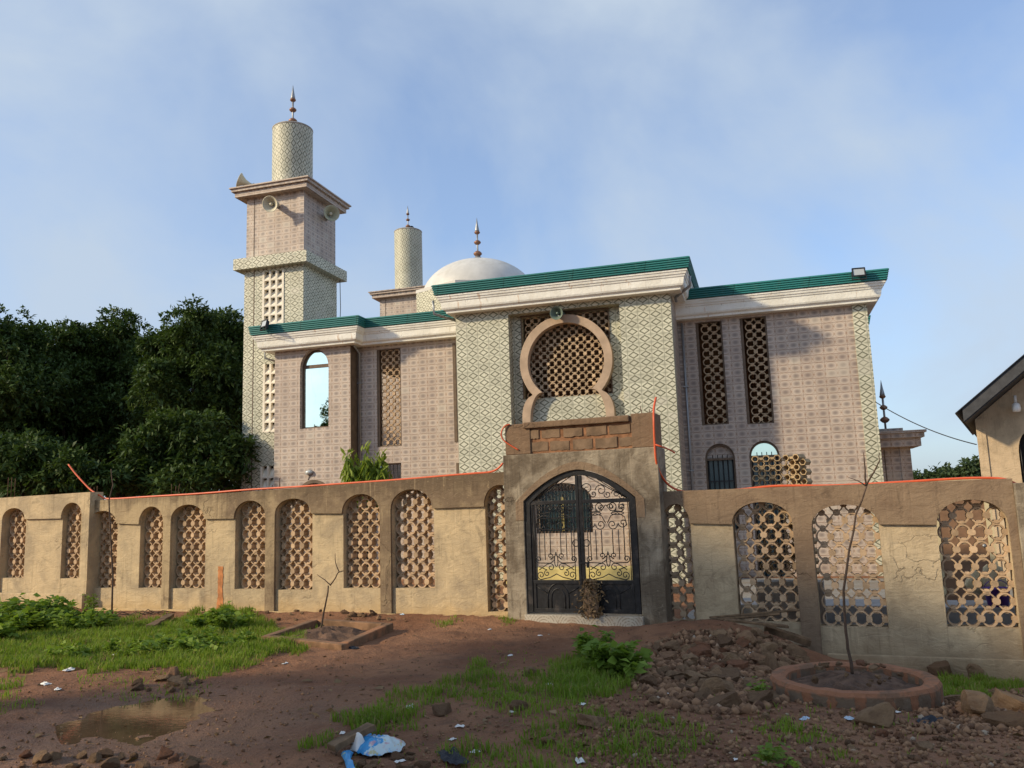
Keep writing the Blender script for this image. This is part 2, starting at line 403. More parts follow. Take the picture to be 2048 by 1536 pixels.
def fascia_mat():
    m = Mat('green sheet metal', .55, 0, .35); o = m.coord(); x = m.sep(o); t = m.math('ADD', x[0], x[1])
    sh = m.n('ShaderNodeTexWhiteNoise', noise_dimensions='1D'); m.put(sh.inputs['W'], m.math('FLOOR', m.math('DIVIDE', t, 1.83))); c = m.mix(sh.outputs['Value'], (.018, .150, .145), (.028, .205, .200))
    f = m.math('FRACT', m.math('DIVIDE', t, 1.83)); c = m.mix(m.math('MULTIPLY', m.math('SUBTRACT', 1, m.ramp(f, .006, .014)), .8), c, (.008, .05, .045))
    c = m.mix(m.math('MULTIPLY', m.ramp(m.noise(m.coord('Object', (4, 4, 1)), 1.6, 6, .7), .5, .72), .55), c, (.07, .20, .18)); c = m.mix(m.math('MULTIPLY', m.ramp(m.noise(o, 6, 5, .7), .6, .7), .4), c, (.05, .09, .075))
    m.col(c); m.bump(m.noise(o, 2.5, 4), .25, .02); return m.m
MT['teal'] = fascia_mat()
MT['trim'] = simple('brown frame paint', (.13, .09, .06), .6)
MT['breeze'] = simple('breeze block cement', (.44, .31, .195), .9, var=.3, scale=9, isl=.4, bump=.3)
MT['breeze2'] = simple('old breeze block cement', (.42, .31, .20), .9, var=.3, scale=9, isl=.45, bump=.3)
MT['iron'] = simple('black painted iron', (.016, .016, .018), .42, .3, .5, var=.5, scale=14, dirt=(.06, .05, .045), bump=.05)
MT['orange'] = simple('orange plastic', (.62, .105, .035), .4, 0, .4, var=.1)
MT['block'] = simple('mud cement block', (.195, .13, .082), .95, var=.35, scale=5, bump=.5)
MT['mortar'] = simple('orange laterite mortar', (.27, .135, .07), .95, var=.4, scale=9, bump=.5)
MT['copper'] = simple('copper ball', (.25, .13, .08), .5, .45, .5, var=.2)
MT['steel'] = simple('grey metal', (.32, .33, .34), .45, .6, .5, var=.15)
MT['horn'] = simple('cream horn paint', (.55, .52, .40), .5, var=.12)
MT['horn_shaded'] = simple('shaded horn paint', (.42, .42, .30), .5, var=.12)  # darker copy of the horn paint, shade of the minaret side in its colour
MT['greenhorn'] = simple('grey green horn paint', (.13, .17, .14), .45, var=.2)
MT['dark'] = simple('dark interior', (.02, .018, .016), .9)  # near-black: lack of light behind windows put into the colour
MT['dome'] = simple('white dome paint', (.57, .56, .53), .5, var=.10, scale=2, dirt=(.47, .45, .40))
MT['concrete'] = simple('grey concrete', (.32, .30, .27), .9, var=.25, scale=5, bump=.3)
MT['step'] = simple('yellow painted step', (.60, .50, .20), .5, var=.2, scale=4)
MT['vent'] = simple('white vent screen', (.78, .72, .60), .7, var=.12)
MT['wood'] = simple('weathered wood', (.16, .10, .055), .85, var=.5, scale=9, bump=.4)
MT['bark'] = simple('bark', (.07, .052, .038), .9, var=.4, scale=12, bump=.6)
MT['twig'] = simple('sapling bark', (.10, .065, .045), .85, var=.4, scale=12)
MT['rebar'] = simple('rusty rebar', (.10, .055, .035), .8, .4)
MT['cable'] = simple('black cable', (.02, .02, .022), .6)
MT['roof'] = simple('dark roof sheet', (.03, .034, .045), .45, .4, .5, var=.2)
MT['fasciad'] = simple('dark fascia board', (.05, .052, .058), .7)
MT['ochre'] = plaster('ochre wall', (.50, .38, .25), (.34, .26, .17), .42, .68)
MT['litter'] = simple('white litter', (.72, .70, .66), .6, var=.15)
MT['bluelit'] = simple('pale blue litter', (.42, .52, .62), .55, var=.2)
MT['black'] = simple('black litter', (.02, .022, .03), .6)
MT['louvre'] = simple('teal louvre glass', (.05, .085, .09), .25, 0, .6, var=.15)
MT['purple'] = simple('purple plastic', (.10, .035, .25), .45)
MT['sack'] = simple('cream sack', (.55, .46, .28), .8, var=.2)
MT['terra'] = simple('red brown panel', (.21, .12, .07), .7, var=.2)
MT['hex'] = simple('hollow block cement', (.40, .29, .165), .9, var=.3, scale=8, isl=.25, bump=.3)
MT['paving'] = simple('grey paving', (.30, .30, .30), .7, var=.2)
def glassy(name, c, rough, metal):
    m = Mat(name, rough, metal, .8); m.col(m.mix(m.math('MULTIPLY', m.ramp(m.noise(m.coord('Object', (5, 5, 1)), 2, 5, .7), .5, .75), .2), c, (.45, .42, .36))); m.bump(m.noise(m.coord(), 2.2, 2), .06, .01); return m.m
MT['mirror'] = glassy('mirror glass', (.80, .93, .85), .012, 1.0)
MT['lens'] = glassy('lamp lens', (.5, .52, .5), .12, .2)
MT['bulb'] = glassy('white bulb', (.8, .8, .78), .3, 0)

def rock_mat():
    m = Mat('laterite rock', .92, 0, .2); o = m.coord(); r = m.objrand()
    c = m.mix(r, (.15, .085, .046), (.38, .245, .135)); c = m.mix(m.ramp(r, .72, .95), c, (.235, .105, .055))
    c = m.mix(m.math('MULTIPLY', m.ramp(m.noise(o, 1.7, 6, .7), .4, .7), .6), c, (.13, .07, .042))
    c = m.mix(m.math('MULTIPLY', m.ramp(m.noise(o, 5, 5, .7), .6, .7), .5), c, (.36, .28, .20))
    m.col(c); m.bump(m.noise(o, 4, 8, .75), .8, .08); return m.m
MT['rock'] = rock_mat()
def gravel_mat():
    m = Mat('gravel', .92, 0, .2); r = m.island()
    c = m.mix(r, (.10, .052, .030), (.31, .18, .10)); c = m.mix(m.ramp(r, .985, .99), c, (.33, .26, .19)); m.col(c); return m.m
MT['gravel'] = gravel_mat()
def leaf_mat(name, dark, light, tr=.25, rough=.5):
    m = Mat(name, max(rough, .6), 0, .2); r = m.island(); g = m.n('ShaderNodeNewGeometry')
    o = m.coord(); k = m.ramp(m.noise(o, .7, 3), .35, .65)
    c = m.mix(m.math('ADD', m.math('MULTIPLY', r, .6), m.math('MULTIPLY', k, .4)), dark, light)
    if 'grass' in name: c = m.mix(m.ramp(r, .86, .92), c, (.30, .22, .09))
    m.col(c)
    t = m.n('ShaderNodeBsdfTranslucent'); m.put(t.inputs[0], m.mix(.5, c, (light[0] * 1.4, light[1] * 1.6, light[2] * .6)))
    x = m.n('ShaderNodeMixShader'); x.inputs[0].default_value = tr
    ou = m.t.nodes['Material Output']; m.t.links.new(m.b.outputs[0], x.inputs[1]); m.t.links.new(t.outputs[0], x.inputs[2]); m.t.links.new(x.outputs[0], ou.inputs[0])
    return m.m
MT['mango'] = leaf_mat('mango leaves', (.020, .042, .012), (.075, .120, .030), .18)
MT['mango2'] = leaf_mat('fresh mango leaves', (.10, .16, .02), (.26, .32, .05), .3)
MT['weed'] = leaf_mat('weed leaves', (.08, .14, .018), (.23, .32, .05), .32, .6)
MT['grass'] = leaf_mat('grass blades', (.08, .145, .012), (.23, .31, .04), .35, .6)
MT['far'] = leaf_mat('far leaves', (.03, .055, .022), (.07, .10, .04), .2)

def ground_mat():
    m = Mat('laterite mud', .8, 0, .35); o = m.coord()
    a = m.noise(o, .55, 6, .6, .4); b = m.noise(o, 3.2, 6, .65); d = m.noise(o, 22, 5, .7); e = m.noise(o, 70, 3, .6)
    c = m.mix(m.ramp(a, .35, .65), (.225, .096, .046), (.35, .172, .088))
    c = m.mix(m.math('MULTIPLY', m.ramp(b, .48, .68), .55), c, (.125, .060, .034))
    c = m.mix(m.math('MULTIPLY', m.ramp(d, .52, .72), .45), c, (.27, .155, .085))
    c = m.mix(m.math('MULTIPLY', m.ramp(e, .60, .70), .35), c, (.06, .035, .024))
    x = m.sep(o); dx = m.math('DIVIDE', m.math('ADD', x[0], 2.9), 1.5); dy = m.math('DIVIDE', m.math('SUBTRACT', x[1], 6.9), 1.6)
    wet = m.math('SUBTRACT', 1, m.ramp(m.math('ADD', m.math('SQRT', m.math('ADD', m.math('POWER', dx, 2), m.math('POWER', dy, 2))), m.math('MULTIPLY', m.math('SUBTRACT', b, .5), .9)), .55, 1.25))
    c = m.mix(m.math('MULTIPLY', wet, .6), c, (.12, .062, .034))
    m.col(c); m.rough(m.math('SUBTRACT', .88, m.math('MULTIPLY', wet, .42)))
    m.bump(m.math('ADD', m.math('MULTIPLY', b, 2.5), m.math('ADD', m.math('MULTIPLY', d, 1.2), m.math('MULTIPLY', e, .5))), .9, .06)
    return m.m
MT['ground'] = ground_mat()
def puddle_mat():
    m = Mat('muddy water', .03, 0, .7); o = m.coord()
    m.col(m.mix(m.ramp(m.noise(o, 2.5, 4), .4, .6), (.085, .052, .030), (.12, .075, .043)))
    m.bump(m.noise(m.coord('Object', (3, 7, 1)), 4, 3, .5, .6), .035, .01); return m.m
MT['puddle'] = puddle_mat()

# ------------------------------------------------------------------ ground
def axis(lo, hi, fine0, fine1, step, far):
    a = list(np.arange(fine0, fine1 + 1e-6, step)); s = step; x = fine1
    while x < hi: s *= 1.25; x += s; a.append(x)
    s = step; x = fine0
    while x > lo: s *= 1.25; x -= s; a.insert(0, x)
    return a
gx = axis(-3000, 3000, -8, 7, .05, 0); gy = axis(-400, 4000, 3.6, 13, .05, 0)
gv = np.array([(x, y, ground_z(x, y) if (abs(x) < 30 and -10 < y < 40) else (-.02 if y < 12 else -.30)) for y in gy for x in gx])
nx_, ny_ = len(gx), len(gy)
ii, jj = np.meshgrid(np.arange(nx_ - 1), np.arange(ny_ - 1)); b0 = (jj * nx_ + ii).ravel()
ground = np_mesh('ground', gv, np.stack([b0, b0 + 1, b0 + nx_ + 1, b0 + nx_], 1), MT['ground'], smooth=True); tag(ground, kind='structure')

pv = MB(); gp = [WF.world(a, b, YARD + .006) for a, b in ((1.0, .95), (9.5, .95), (9.5, 9), (1.0, 9))]; pv.add(gp, [(0, 1, 2, 3)])
def paving_mat():
    m = Mat('courtyard paving', .8, 0, .3); o = m.coord(); b = m.n('ShaderNodeTexBrick'); m.put(b.inputs['Vector'], o); b.inputs['Scale'].default_value = 2.2; b.inputs['Color1'].default_value = (.27, .265, .25, 1); b.inputs['Color2'].default_value = (.22, .215, .20, 1); b.inputs['Mortar'].default_value = (.12, .11, .10, 1); b.inputs['Mortar Size'].default_value = .012
    m.col(m.mix(m.math('MULTIPLY', m.ramp(m.noise(o, 1.5, 5), .4, .7), .5), b.outputs[0], (.22, .16, .11))); return m.m
tag(pv.build('pavement', paving_mat(), None), kind='structure')

# ------------------------------------------------------------------ breeze block screens
def lattice(mb, x0, x1, z0, z1, y0, y1, cx=.2, cz=.222, keep=None, cap=.215, ph=.0):
    nxc = int(math.ceil((x1 - x0) / cx)) + 1; nzc = int(math.ceil((z1 - z0) / cz)) + 1
    xs = (x0 + x1) / 2 - nxc * cx / 2 + cx / 2
    N = 18; d = y1 - y0
    for i in range(-1, nxc + 1):
        for j in range(-1, nzc + 1):
            px, pz = xs + i * cx, z0 + .1 + j * cz + ph
            if keep and not keep(px, pz): continue
            ro = (cx / 2 * .985, cz / 2 * .985); t = .10 * cx; ri = (ro[0] - t, ro[1] - t)
            if px + ro[0] < x0 or px - ro[0] > x1 or pz + ro[1] < z0 or pz - ro[1] > z1: continue
            if px - ro[0] * .9 < x0 - cx * .6 or px + ro[0] * .9 > x1 + cx * .6: continue
            jy = random.uniform(-.006, .006)
            vs = []
            for (rr, yy) in ((ro, y0 + .02 + jy), (ri, y0 + .02 + jy), (ri, y1 - .02), (ro, y1 - .02)):
                for k in range(N):
                    a = 2 * math.pi * k / N; vs.append((px + rr[0] * math.cos(a), yy, pz + rr[1] * math.sin(a)))
            fs = []
            for q in range(4):
                for k in range(N):
                    k2 = (k + 1) % N; q2 = (q + 1) % 4; fs.append((q * N + k, q2 * N + k, q2 * N + k2, q * N + k2))
            mb.add(vs, fs)
            for (bx, bz, dy) in ((px + cx / 2, pz, 0), (px, pz + cz / 2, .035)):     # flat bosses where the arcs meet
                if bx > x1 + cx * .3 or bz > z1 + cz * .3: continue
                if keep and not keep(bx, bz): continue
                w, h = cap * cx * random.uniform(.9, 1.08), cap * .92 * cz * random.uniform(.9, 1.08); vs = []
                w2, h2 = w * .5, h * .5; tilt = random.uniform(-.004, .004)
                o8 = [(w, h2), (w2, h), (-w2, h), (-w, h2), (-w, -h2), (-w2, -h), (w2, -h), (w, -h2)]
                for yy in (y0 + dy + jy, y1 - .005):
                    vs += [(bx + a, yy + (tilt * a / w if yy < y1 - .01 else 0), bz + b) for a, b in o8]
                fs = [tuple(range(7, -1, -1)), tuple(range(8, 16))] + [(k, (k + 1) % 8, 8 + (k + 1) % 8, 8 + k) for k in range(8)]
                mb.add(vs, [f if n == 1 else f[::-1] if n == 0 else f for n, f in enumerate(fs)])
def half_ellipse(x0, x1, zs, zt, n=16):
    c, r = (x0 + x1) / 2, (x1 - x0) / 2
    return [(c - r * math.cos(math.pi * k / n), zs + (zt - zs) * math.sin(math.pi * k / n) ** .92) for k in range(n + 1)]

# ------------------------------------------------------------------ the boundary wall
def WX(px, py, y=0): return WF.at(px, py, y)[0]
def WZ(px, py, y=0): return WF.at(px, py, y)[1]
def wall_section(label, xa, xb, top, opens, m_body, m_band, name='boundary_wall', plinth=None, yoff=0, piers=None, ends=(None, None)):
    """opens: (x0, x1, sill, spring, top, right side: 'panel' or 'pier')"""
    root = empty(name, WF.world(0, yoff, 0), -WF.yaw, label, 'wall')
    t = [(x, z) for x, z in top]
    mb = MB(); holes = []
    for (x0, x1, zb, zs, zt, rs) in opens:
        holes.append([(x0, zb), (x1, zb)] + half_ellipse(x0, x1, zs, zt)[::-1])
    mb.plate([(xa, -1.2), (xb, -1.2)] + t[::-1], holes, 0, .27); mb.build('wall_body', m_body, root)
    bot = []
    lside = ends[0] or 'pier'
    zs0 = opens[0][3]
    if lside == 'pier': bot += [(xa, -1.2), (opens[0][0] - .003, -1.2), (opens[0][0] - .003, zs0)]
    else: bot += [(xa, zs0)]
    for i, (x0, x1, zb, zs, zt, rs) in enumerate(opens):
        arc = half_ellipse(x0, x1, zs, zt); bot += arc
        nx = opens[i + 1][0] if i + 1 < len(opens) else xb
        nzs = opens[i + 1][3] if i + 1 < len(opens) else zs
        if rs == 'pier': bot += [(x1 + .003, zs - .001), (x1 + .003, -1.2), (nx - (.003 if i + 1 < len(opens) else 0), -1.2)]
        if i + 1 < len(opens) and rs == 'pier': bot += [(nx - .003, nzs - .001)]
        if rs == 'panel' and i + 1 == len(opens): bot += [(xb, zs)]
    mb = MB(); mb.plate(bot + t[::-1], [], -.05, -.001); mb.build('arched_band', m_band, root, bevel=.006)
    for (x0, x1, zb, zs, zt, rs) in opens:
        mb = MB(); c, r = (x0 + x1) / 2, (x1 - x0) / 2
        def keep(px, pz):
            if pz < zs: return True
            return ((px - c) / (r + .07)) ** 2 + ((pz - zs) / (zt - zs + .05)) ** 2 < 1
        lattice(mb, x0, x1, zb, zt, .09, .262, keep=keep); mb.build('breeze_block_screen', MT['breeze'], root)
    if plinth:
        mb = MB(); mb.box(plinth[0], plinth[1], -.12, -.051, -1.3, plinth[2]); mb.build('plinth', m_body, root, bevel=.01)
    return root
def op(pl, pr, pyspring, ptop, psill, rs, y=0):
    x0, x1 = WX(pl, pyspring, y), WX(pr, pyspring, y); pc = (pl + pr) / 2
    return (x0, x1, WZ(pc, psill, y), WZ(pc, pyspring, y), WZ(pc, ptop, y), rs)
# main left section, nine arches up to the gateway
OL = [op(181, 236, 1047.7, 1021.6, 1176, 'panel'), op(281, 330, 1047.7, 1013, 1176, 'pier'), op(345.5, 412, 1039, 1009, 1177, 'panel'),
      op(471, 534, 1036, 1001, 1178.5, 'pier'), op(553, 625, 1028, 997, 1180, 'panel'), op(686.6, 762, 1025.7, 988, 1176.5, 'pier'),
      op(784, 867, 1018, 978.6, 1176.6, 'panel'), op(970, 1034, 1012, 969.6, 1224, 'panel')]
xl = WX(186, 1000)
wleft = wall_section('long tan plastered wall with eight arched breeze block openings left of the gateway', xl - .25, -1.05,
    [(xl - .25, 2.05), (-7.7, 2.06), (-5.4, 2.11), (-3.33, 2.16), (-1.05, 2.22)], OL, MT['plaster'], MT['band'], ends=('pier', None))
# stepped up far left section
yA = -.12
OA = [op(8.5, 53, 1039, 1016, 1156, 'panel', yA), op(125.7, 168, 1036, 1005, 1157, 'pier', yA)]
xr = WX(184, 1000, yA)
wall_section('short far left wall section standing a step higher, tree shade dappling its tan plaster', xr - 4.6, xr,
    [(xr - 4.6, WZ(0, 996, yA) - .05), (WX(0, 996, yA), WZ(0, 996, yA)), (xr, WZ(184, 984, yA))],
    [(OA[0][0] - 2.1, OA[0][0] - 1.3) + OA[0][2:5] + ('pier',)] + OA, MT['plaster'], MT['plaster'], yoff=yA, plinth=(xr - 4.6, xr - .02, .22))
# right section
OR = [op(1326, 1380.6, 1047, 1008, 1243.5, 'panel'), op(1465, 1585, 1047, 1004, 1244, 'pier'), op(1624, 1758, 1050, 1009, 1254, 'panel'),
      op(1873, 2016, 1048, 999, 1255, 'pier')]
xe = WX(2040, 1100)
wright = wall_section('brown topped wall with four wide breeze block arches right of the gateway', 1.0, xe, [(1.0, 1.80), (xe, 1.80)], OR,
    MT['plaster_r'], MT['wet'], plinth=(OR[1][1] + .32, xe, WZ(1800, 1312, -.1)), ends=('panel', None))
endp = empty('corner_pillar', WF.world(xe + .002, 0, 0), -WF.yaw, 'grey plastered pillar closing the right end of the brown topped wall', 'pillar')
mb = MB(); mb.box(0, .45, -.1, .3, -1.2, 1.74); mb.build('shaft', MT['portal'], endp, bevel=.01)
mb = MB(); mb.box(.451, 5, 0, .2, -1.2, 1.70); mb.build('wall_stub', MT['plaster'], endp)
# rebar stubs sticking out of the wall head
def rebars(root, spots, y=.1):
    for (px, py0, py1, dx) in spots:
        x, z = WF.at(px, py0, y); z1 = WZ(px, py1, y)
        mb = MB(); mb.tube([(x, y, z - .15), (x + dx * .4, y, (z + z1) / 2), (x + dx, y, z1)], .007, 5); mb.build('rebar', MT['rebar'], root)
rebars(wleft, [(343, 988, 968, .0), (351, 988, 972, .01), (356, 988, 968, .04), (181, 985, 972, 0), (188, 990, 975, 0), (194, 990, 972, 0), (559, 976, 956, 0), (545, 978, 970, 0)])
rebars(wleft, [(15, 992, 955, .0), (22, 992, 955, 0), (29, 992, 957, 0), (778, 962, 945, .03), (785, 962, 948, 0)])
rebars(wright, [(1590, 975, 962, 0), (1607, 977, 963, 0)])
# wide damp earth stain / raw laterite repair running down the panel
xs_, _ = WF.at(441, 1170); mb = MB(); zt = WZ(441, 1133, -.01); pts = []
for k in range(22):
    z = zt - (zt + .1) * k / 21; w = .055 + .04 * max(0, k - 14) / 7; pts.append((xs_ - w - random.uniform(-.008, .012), z, xs_ + w + random.uniform(-.008, .012)))
mb.plate([(a, z) for a, z, b in pts] + [(b, z) for a, z, b in pts[::-1]], [], -.008, -.001); mb.build('clay_repair', simple('orange clay', (.46, .19, .075), .95, var=.3, scale=8, bump=.5), wleft)
# low broken step along the foot of the left wall
mb = MB(); mb.box(xl + .3, -1.3, -.13, -.051, -1.2, -.06); mb.build('footing', MT['plaster'], wleft, bevel=.015)

# ------------------------------------------------------------------ gateway
PY = -.3
port = empty('gateway', WF.world(0, 0, 0), -WF.yaw, 'grey patched plaster gateway with a parapet of raw mud blocks on top', 'gateway')
GL, GR = WX(1050, 1100, PY), WX(1277, 1100, PY); GC = (GL + GR) / 2
GS, GT = (WZ(1047, 1010, PY) + WZ(1271, 986, PY)) / 2, WZ(1148, 939, PY)
def gate_arc(x0, x1, zs, zt, n=24, p=1.78):
    c, r = (x0 + x1) / 2, (x1 - x0) / 2
    return [(c + r * t, zs + (zt - zs) * (1 - abs(t) ** p)) for t in [-1 + 2 * k / n for k in range(n + 1)]]
PL, PR = WX(1011, 1070, PY), WX(1324, 1070, PY); PZ = WZ(1160, 902, PY); PZ2 = WZ(1157, 839, PY)
mb = MB()
mb.plate([(PL, -1.2), (GL, -1.2)] + gate_arc(GL, GR, GS, GT) + [(GR, -1.2), (PR, -1.2), (PR, PZ), (PL, PZ)], [], PY, .25); mb.build('gateway_body', MT['portal'], port, bevel=.012)
# smooth render band round the arch, 8 mm proud
ao = gate_arc(GL - .13, GR + .13, GS - .02, GT + .12); ai = gate_arc(GL + .001, GR - .001, GS, GT)
mb = MB(); mb.plate(ao + [(GR + .13, GS - .3), (GR + .001, GS - .3)] + ai[::-1] + [(GL - .001, GS - .3), (GL - .13, GS - .3)], [], PY - .008, PY - .001); mb.build('arch_render', MT['wet'], port)
U0, U1 = PL + .045, PR - .03
mb = MB(); mb.box(U0, U1, PY + .04, .2, PZ + .001, PZ2 - .002); mb.build('parapet', MT['mortar'], port)
bl, br = WX(1060, 880, PY), WX(1262, 860, PY)
mb = MB(); mb.box(U0 - .004, bl, PY + .01, .21, PZ + .002, PZ2); mb.build('parapet_end', MT['brown'], port, bevel=.01)
mb = MB(); mb.box(br, U1 + .004, PY + .01, .21, PZ + .002, PZ2 + .03); mb.build('parapet_end', MT['brown'], port, bevel=.01)
mb = MB(); ch = (PZ2 - .09 - PZ) / 2
for r_ in range(2):
    x = bl - (.22 if r_ else .07)
    while x < br:
        w = .37; a, b = max(bl + .005, x + .018 + random.uniform(0, .02)), min(br - .005, x + w - .02 + random.uniform(-.015, .02))
        z0_ = PZ + .03 + r_ * ch + random.uniform(-.005, .012); z1_ = PZ + (r_ + 1) * ch - .015 + random.uniform(-.02, .012)
        if b - a > .06:
            n_ = 5; ed = []
            for k in range(n_ + 1): ed.append((a + (b - a) * k / n_, z0_ + random.uniform(-.008, .01)))
            for k in range(n_ + 1): ed.append((b - (b - a) * k / n_, z1_ + random.uniform(-.014, .008)))
            mb.plate(ed, [], PY + .024 + random.uniform(-.004, .008), PY + .039)
        x += w
mb.build('mud_block_courses', MT['block'], port, bevel=.006)
mb = MB(); mb.box(WX(1047, 855, PY), WX(1258, 835, PY), PY - .03, PY + .2, PZ2 - .085, PZ2 + .012); mb.build('coping', MT['brown'], port, bevel=.015)
rebars(port, [(1285, 832, 812, -.03), (1299, 830, 818, 0), (1030, 850, 840, 0)], -.1)

# threshold faced with a ring patterned tile
def ring_mat():
    m = Mat('ring tile', .5, 0, .4); uv = m.sep(m.coord('UV'))
    fx = m.math('SUBTRACT', m.math('FRACT', m.math('DIVIDE', uv[0], .44)), .5); fz = m.math('DIVIDE', m.math('ADD', uv[1], .16), .44)
    d = m.math('SQRT', m.math('ADD', m.math('POWER', fx, 2), m.math('POWER', fz, 2)))
    w = m.math('FRACT', m.math('MULTIPLY', d, 11.0)); k = m.ramp(m.math('ABSOLUTE', m.math('SUBTRACT', w, .5)), .17, .24)
    br_ = m.ramp(m.noise(m.coord(), 40, 2), .42, .5)
    c = m.mix(m.math('MULTIPLY', m.math('SUBTRACT', 1, k), br_), (.42, .38, .31), (.25, .21, .165))
    c = m.mix(m.math('MULTIPLY', m.ramp(m.noise(m.coord(), 3, 5), .45, .7), .5), c, (.26, .17, .10)); m.col(c); return m.m
MT['ring'] = ring_mat()
mb = MB(); mb.box(GL - .02, GR + .03, PY - .07, PY + .25, -.6, .005); mb.build('threshold', MT['ring'], port, bevel=.008)

# ------------------------------------------------------------------ iron gate
GY = PY + .06
gate = empty('iron_gate', WF.world(GC, GY, 0), -WF.yaw, 'closed black double gate with wrought iron scrolls in the gateway', 'gate')
gw = (GR - GL) / 2 - .012; gs, gt_ = GS - .01, GT - .012; rail = WZ(1165, 1003, GY); kick = WZ(1168, 1164, GY); gb = .03
mb = MB(); fr = .085
outer = [(-gw, gb)] + gate_arc(-gw, gw, gs, gt_) + [(gw, gb)]
inner = [(gw - fr, gb + .0), ] + gate_arc(-gw + fr, gw - fr, gs - .03, gt_ - fr * .9)[::-1] + [(-gw + fr, gb)]
mb.plate(outer + inner, [], -.035, .035); mb.build('gate_frame', MT['iron'], gate, bevel=.006)
def spiral(cx, cz, r0, turns, a0, sgn, n=22):
    return [(cx + r0 * (1 - .8 * k / n) * math.cos(a0 + sgn * turns * 2 * math.pi * k / n), cz + r0 * (1 - .8 * k / n) * math.sin(a0 + sgn * turns * 2 * math.pi * k / n)) for k in range(n + 1)]
def arc_top(x):
    c = abs(x) / (gw - fr); return gs - .03 + (gt_ - fr * .9 - gs + .03) * (1 - c ** 1.78)
for sgn in (-1, 1):
    lf = MB()
    def X(a): return sgn * a
    i0, i1 = .03, gw - fr - .004
    def bx(a, b, z0, z1, d=.02):
        lf.box(min(X(a), X(b)), max(X(a), X(b)), -d, d, z0, z1)
    lf.plate([(X(.005), gb), (X(.05), gb), (X(.05), arc_top(.05) - .003), (X(.005), arc_top(.005) - .003)][::sgn], [], -.028, .028)
    bx(.051, i1, rail - .03, rail + .03, .024); bx(.051, i1, kick - .028, kick + .028, .024); bx(.051, i1, gb, gb + .06, .024)
    bx(i1 - .05, i1, gb + .061, kick - .029, .022); bx(i1 - .022, i1, kick + .029, rail - .031, .02)
    leaf = lf.build('gate_leaf', MT['iron'], gate, bevel=.004)
    pn = MB(); pn.box(min(X(.051), X(i1 - .051)), max(X(.051), X(i1 - .051)), -.008, .004, gb + .061, kick - .029)
    xm = (.051 + i1 - .05) / 2; zz = gb + .06; h = kick - .03 - zz
    for rr in (.11, .17):                                             # raised arches and rays on the kick panel
        pn.tube([(X(xm - rr), -.012, zz)] + [(X(xm + rr * -math.cos(t)), -.012, zz + h * .42 + rr * 1.3 * math.sin(t)) for t in [math.pi * k / 12 for k in range(13)]] + [(X(xm + rr), -.012, zz)], .008, 5)
    for q in (-1, 1): pn.tube([(X(xm + q * .17), -.012, zz + h * .62), (X(xm + q * .36), -.012, zz + h * .92)], .008, 5)
    pn.build('kick_panel', MT['iron'], leaf)
    sc = MB()
    def T(pts, r=.0075): sc.tube([(X(p[0]), 0, p[1]) for p in pts], r, 5)
    zb, zt = kick + .03, rail - .03; H = zt - zb; a0, a1 = .06, i1 - .03; Wd = a1 - a0; xm = (a0 + a1) / 2
    T([(a0 + .05, zb), (a0 + .05, zt)]); T([(a1 - .01, zb), (a1 - .01, zt)])
    for q in (-1, 1):
        # bottom band: S scrolls in a fan
        T(spiral(xm + q * Wd * .36, zb + .07, .065, 1.35, -math.pi / 2, q)); T([(xm, zb + .09), (xm + q * .1, zb + .04), (xm + q * Wd * .36, zb + .005)])
        T([(xm + q * Wd * .40, zb + .15), (xm + q * Wd * .2, zb + .24)] + spiral(xm + q * Wd * .13, zb + .19, .06, 1.2, math.pi * (.3 if q > 0 else .7), q))
        T(spiral(xm + q * Wd * .22, zb + .10, .05, 1.2, math.pi / 2, -q)); T([(xm + q * Wd * .22, zb + .15), (xm + q * Wd * .40, zb + .20)])
        T(spiral(xm + q * Wd * .40, zb + .31, .055, 1.3, -math.pi / 2, q)); T([(xm + q * .02, zb + .30), (xm + q * .1, zb + .25), (xm + q * Wd * .40, zb + .255)])
        T(spiral(xm + q * Wd * .13, zb + .36, .05, 1.25, -math.pi / 2, -q)); T([(xm + q * Wd * .13, zb + .31), (xm + q * .015, zb + .36), (xm, zb + .42)])
        # middle: verticals and interlaced C scrolls
        for f in (.12, .25, .37): T([(xm + q * Wd * f, zb + .30 if f > .2 else zb + .38), (xm + q * Wd * f, zb + .74 + (.1 if f > .3 else 0))])
        T(spiral(xm + q * Wd * .36, zb + .84, .075, 1.3, math.pi * (1 if q > 0 else 0), q)); T(spiral(xm + q * Wd * .13, zb + .82, .08, 1.35, math.pi * (0 if q > 0 else 1), -q))
        T([(xm + q * Wd * .44, zb + .80), (xm + q * Wd * .40, zb + .93), (xm + q * Wd * .25, zb + .99), (xm + q * Wd * .1, zb + .95), (xm + q * Wd * .02, zb + .84)])
        T([(xm + q * Wd * .25 + .1 * math.cos(t), zb + .985 + .022 * math.sin(t)) for t in [2 * math.pi * k / 16 for k in range(17)]])
        T(spiral(xm + q * Wd * .14, zb + 1.09, .075, 1.3, -math.pi / 2, q)); T(spiral(xm + q * Wd * .36, zb + 1.10, .06, 1.2, math.pi / 2, q))
        for f in (.1, .22, .36): T([(xm + q * Wd * f, zb + 1.02 + f * .2), (xm + q * Wd * f, zt - .12)])
        T(spiral(xm + q * Wd * .33, zt - .075, .06, 1.3, -math.pi / 2, q)); T([(xm + q * Wd * .33, zt - .135), (xm + q * Wd * .1, zt - .12), (xm, zt - .03)])
        T(spiral(xm + q * Wd * .10, zt - .06, .05, 1.2, math.pi, -q))
    T([(xm + .028 * math.cos(t), zb + .29 + .09 * math.sin(t)) for t in [2 * math.pi * k / 16 for k in range(17)]])
    T([(.03 + .055 + .05 * math.cos(t), zb + .55 + .05 * math.sin(t)) for t in [2 * math.pi * k / 16 for k in range(17)]])
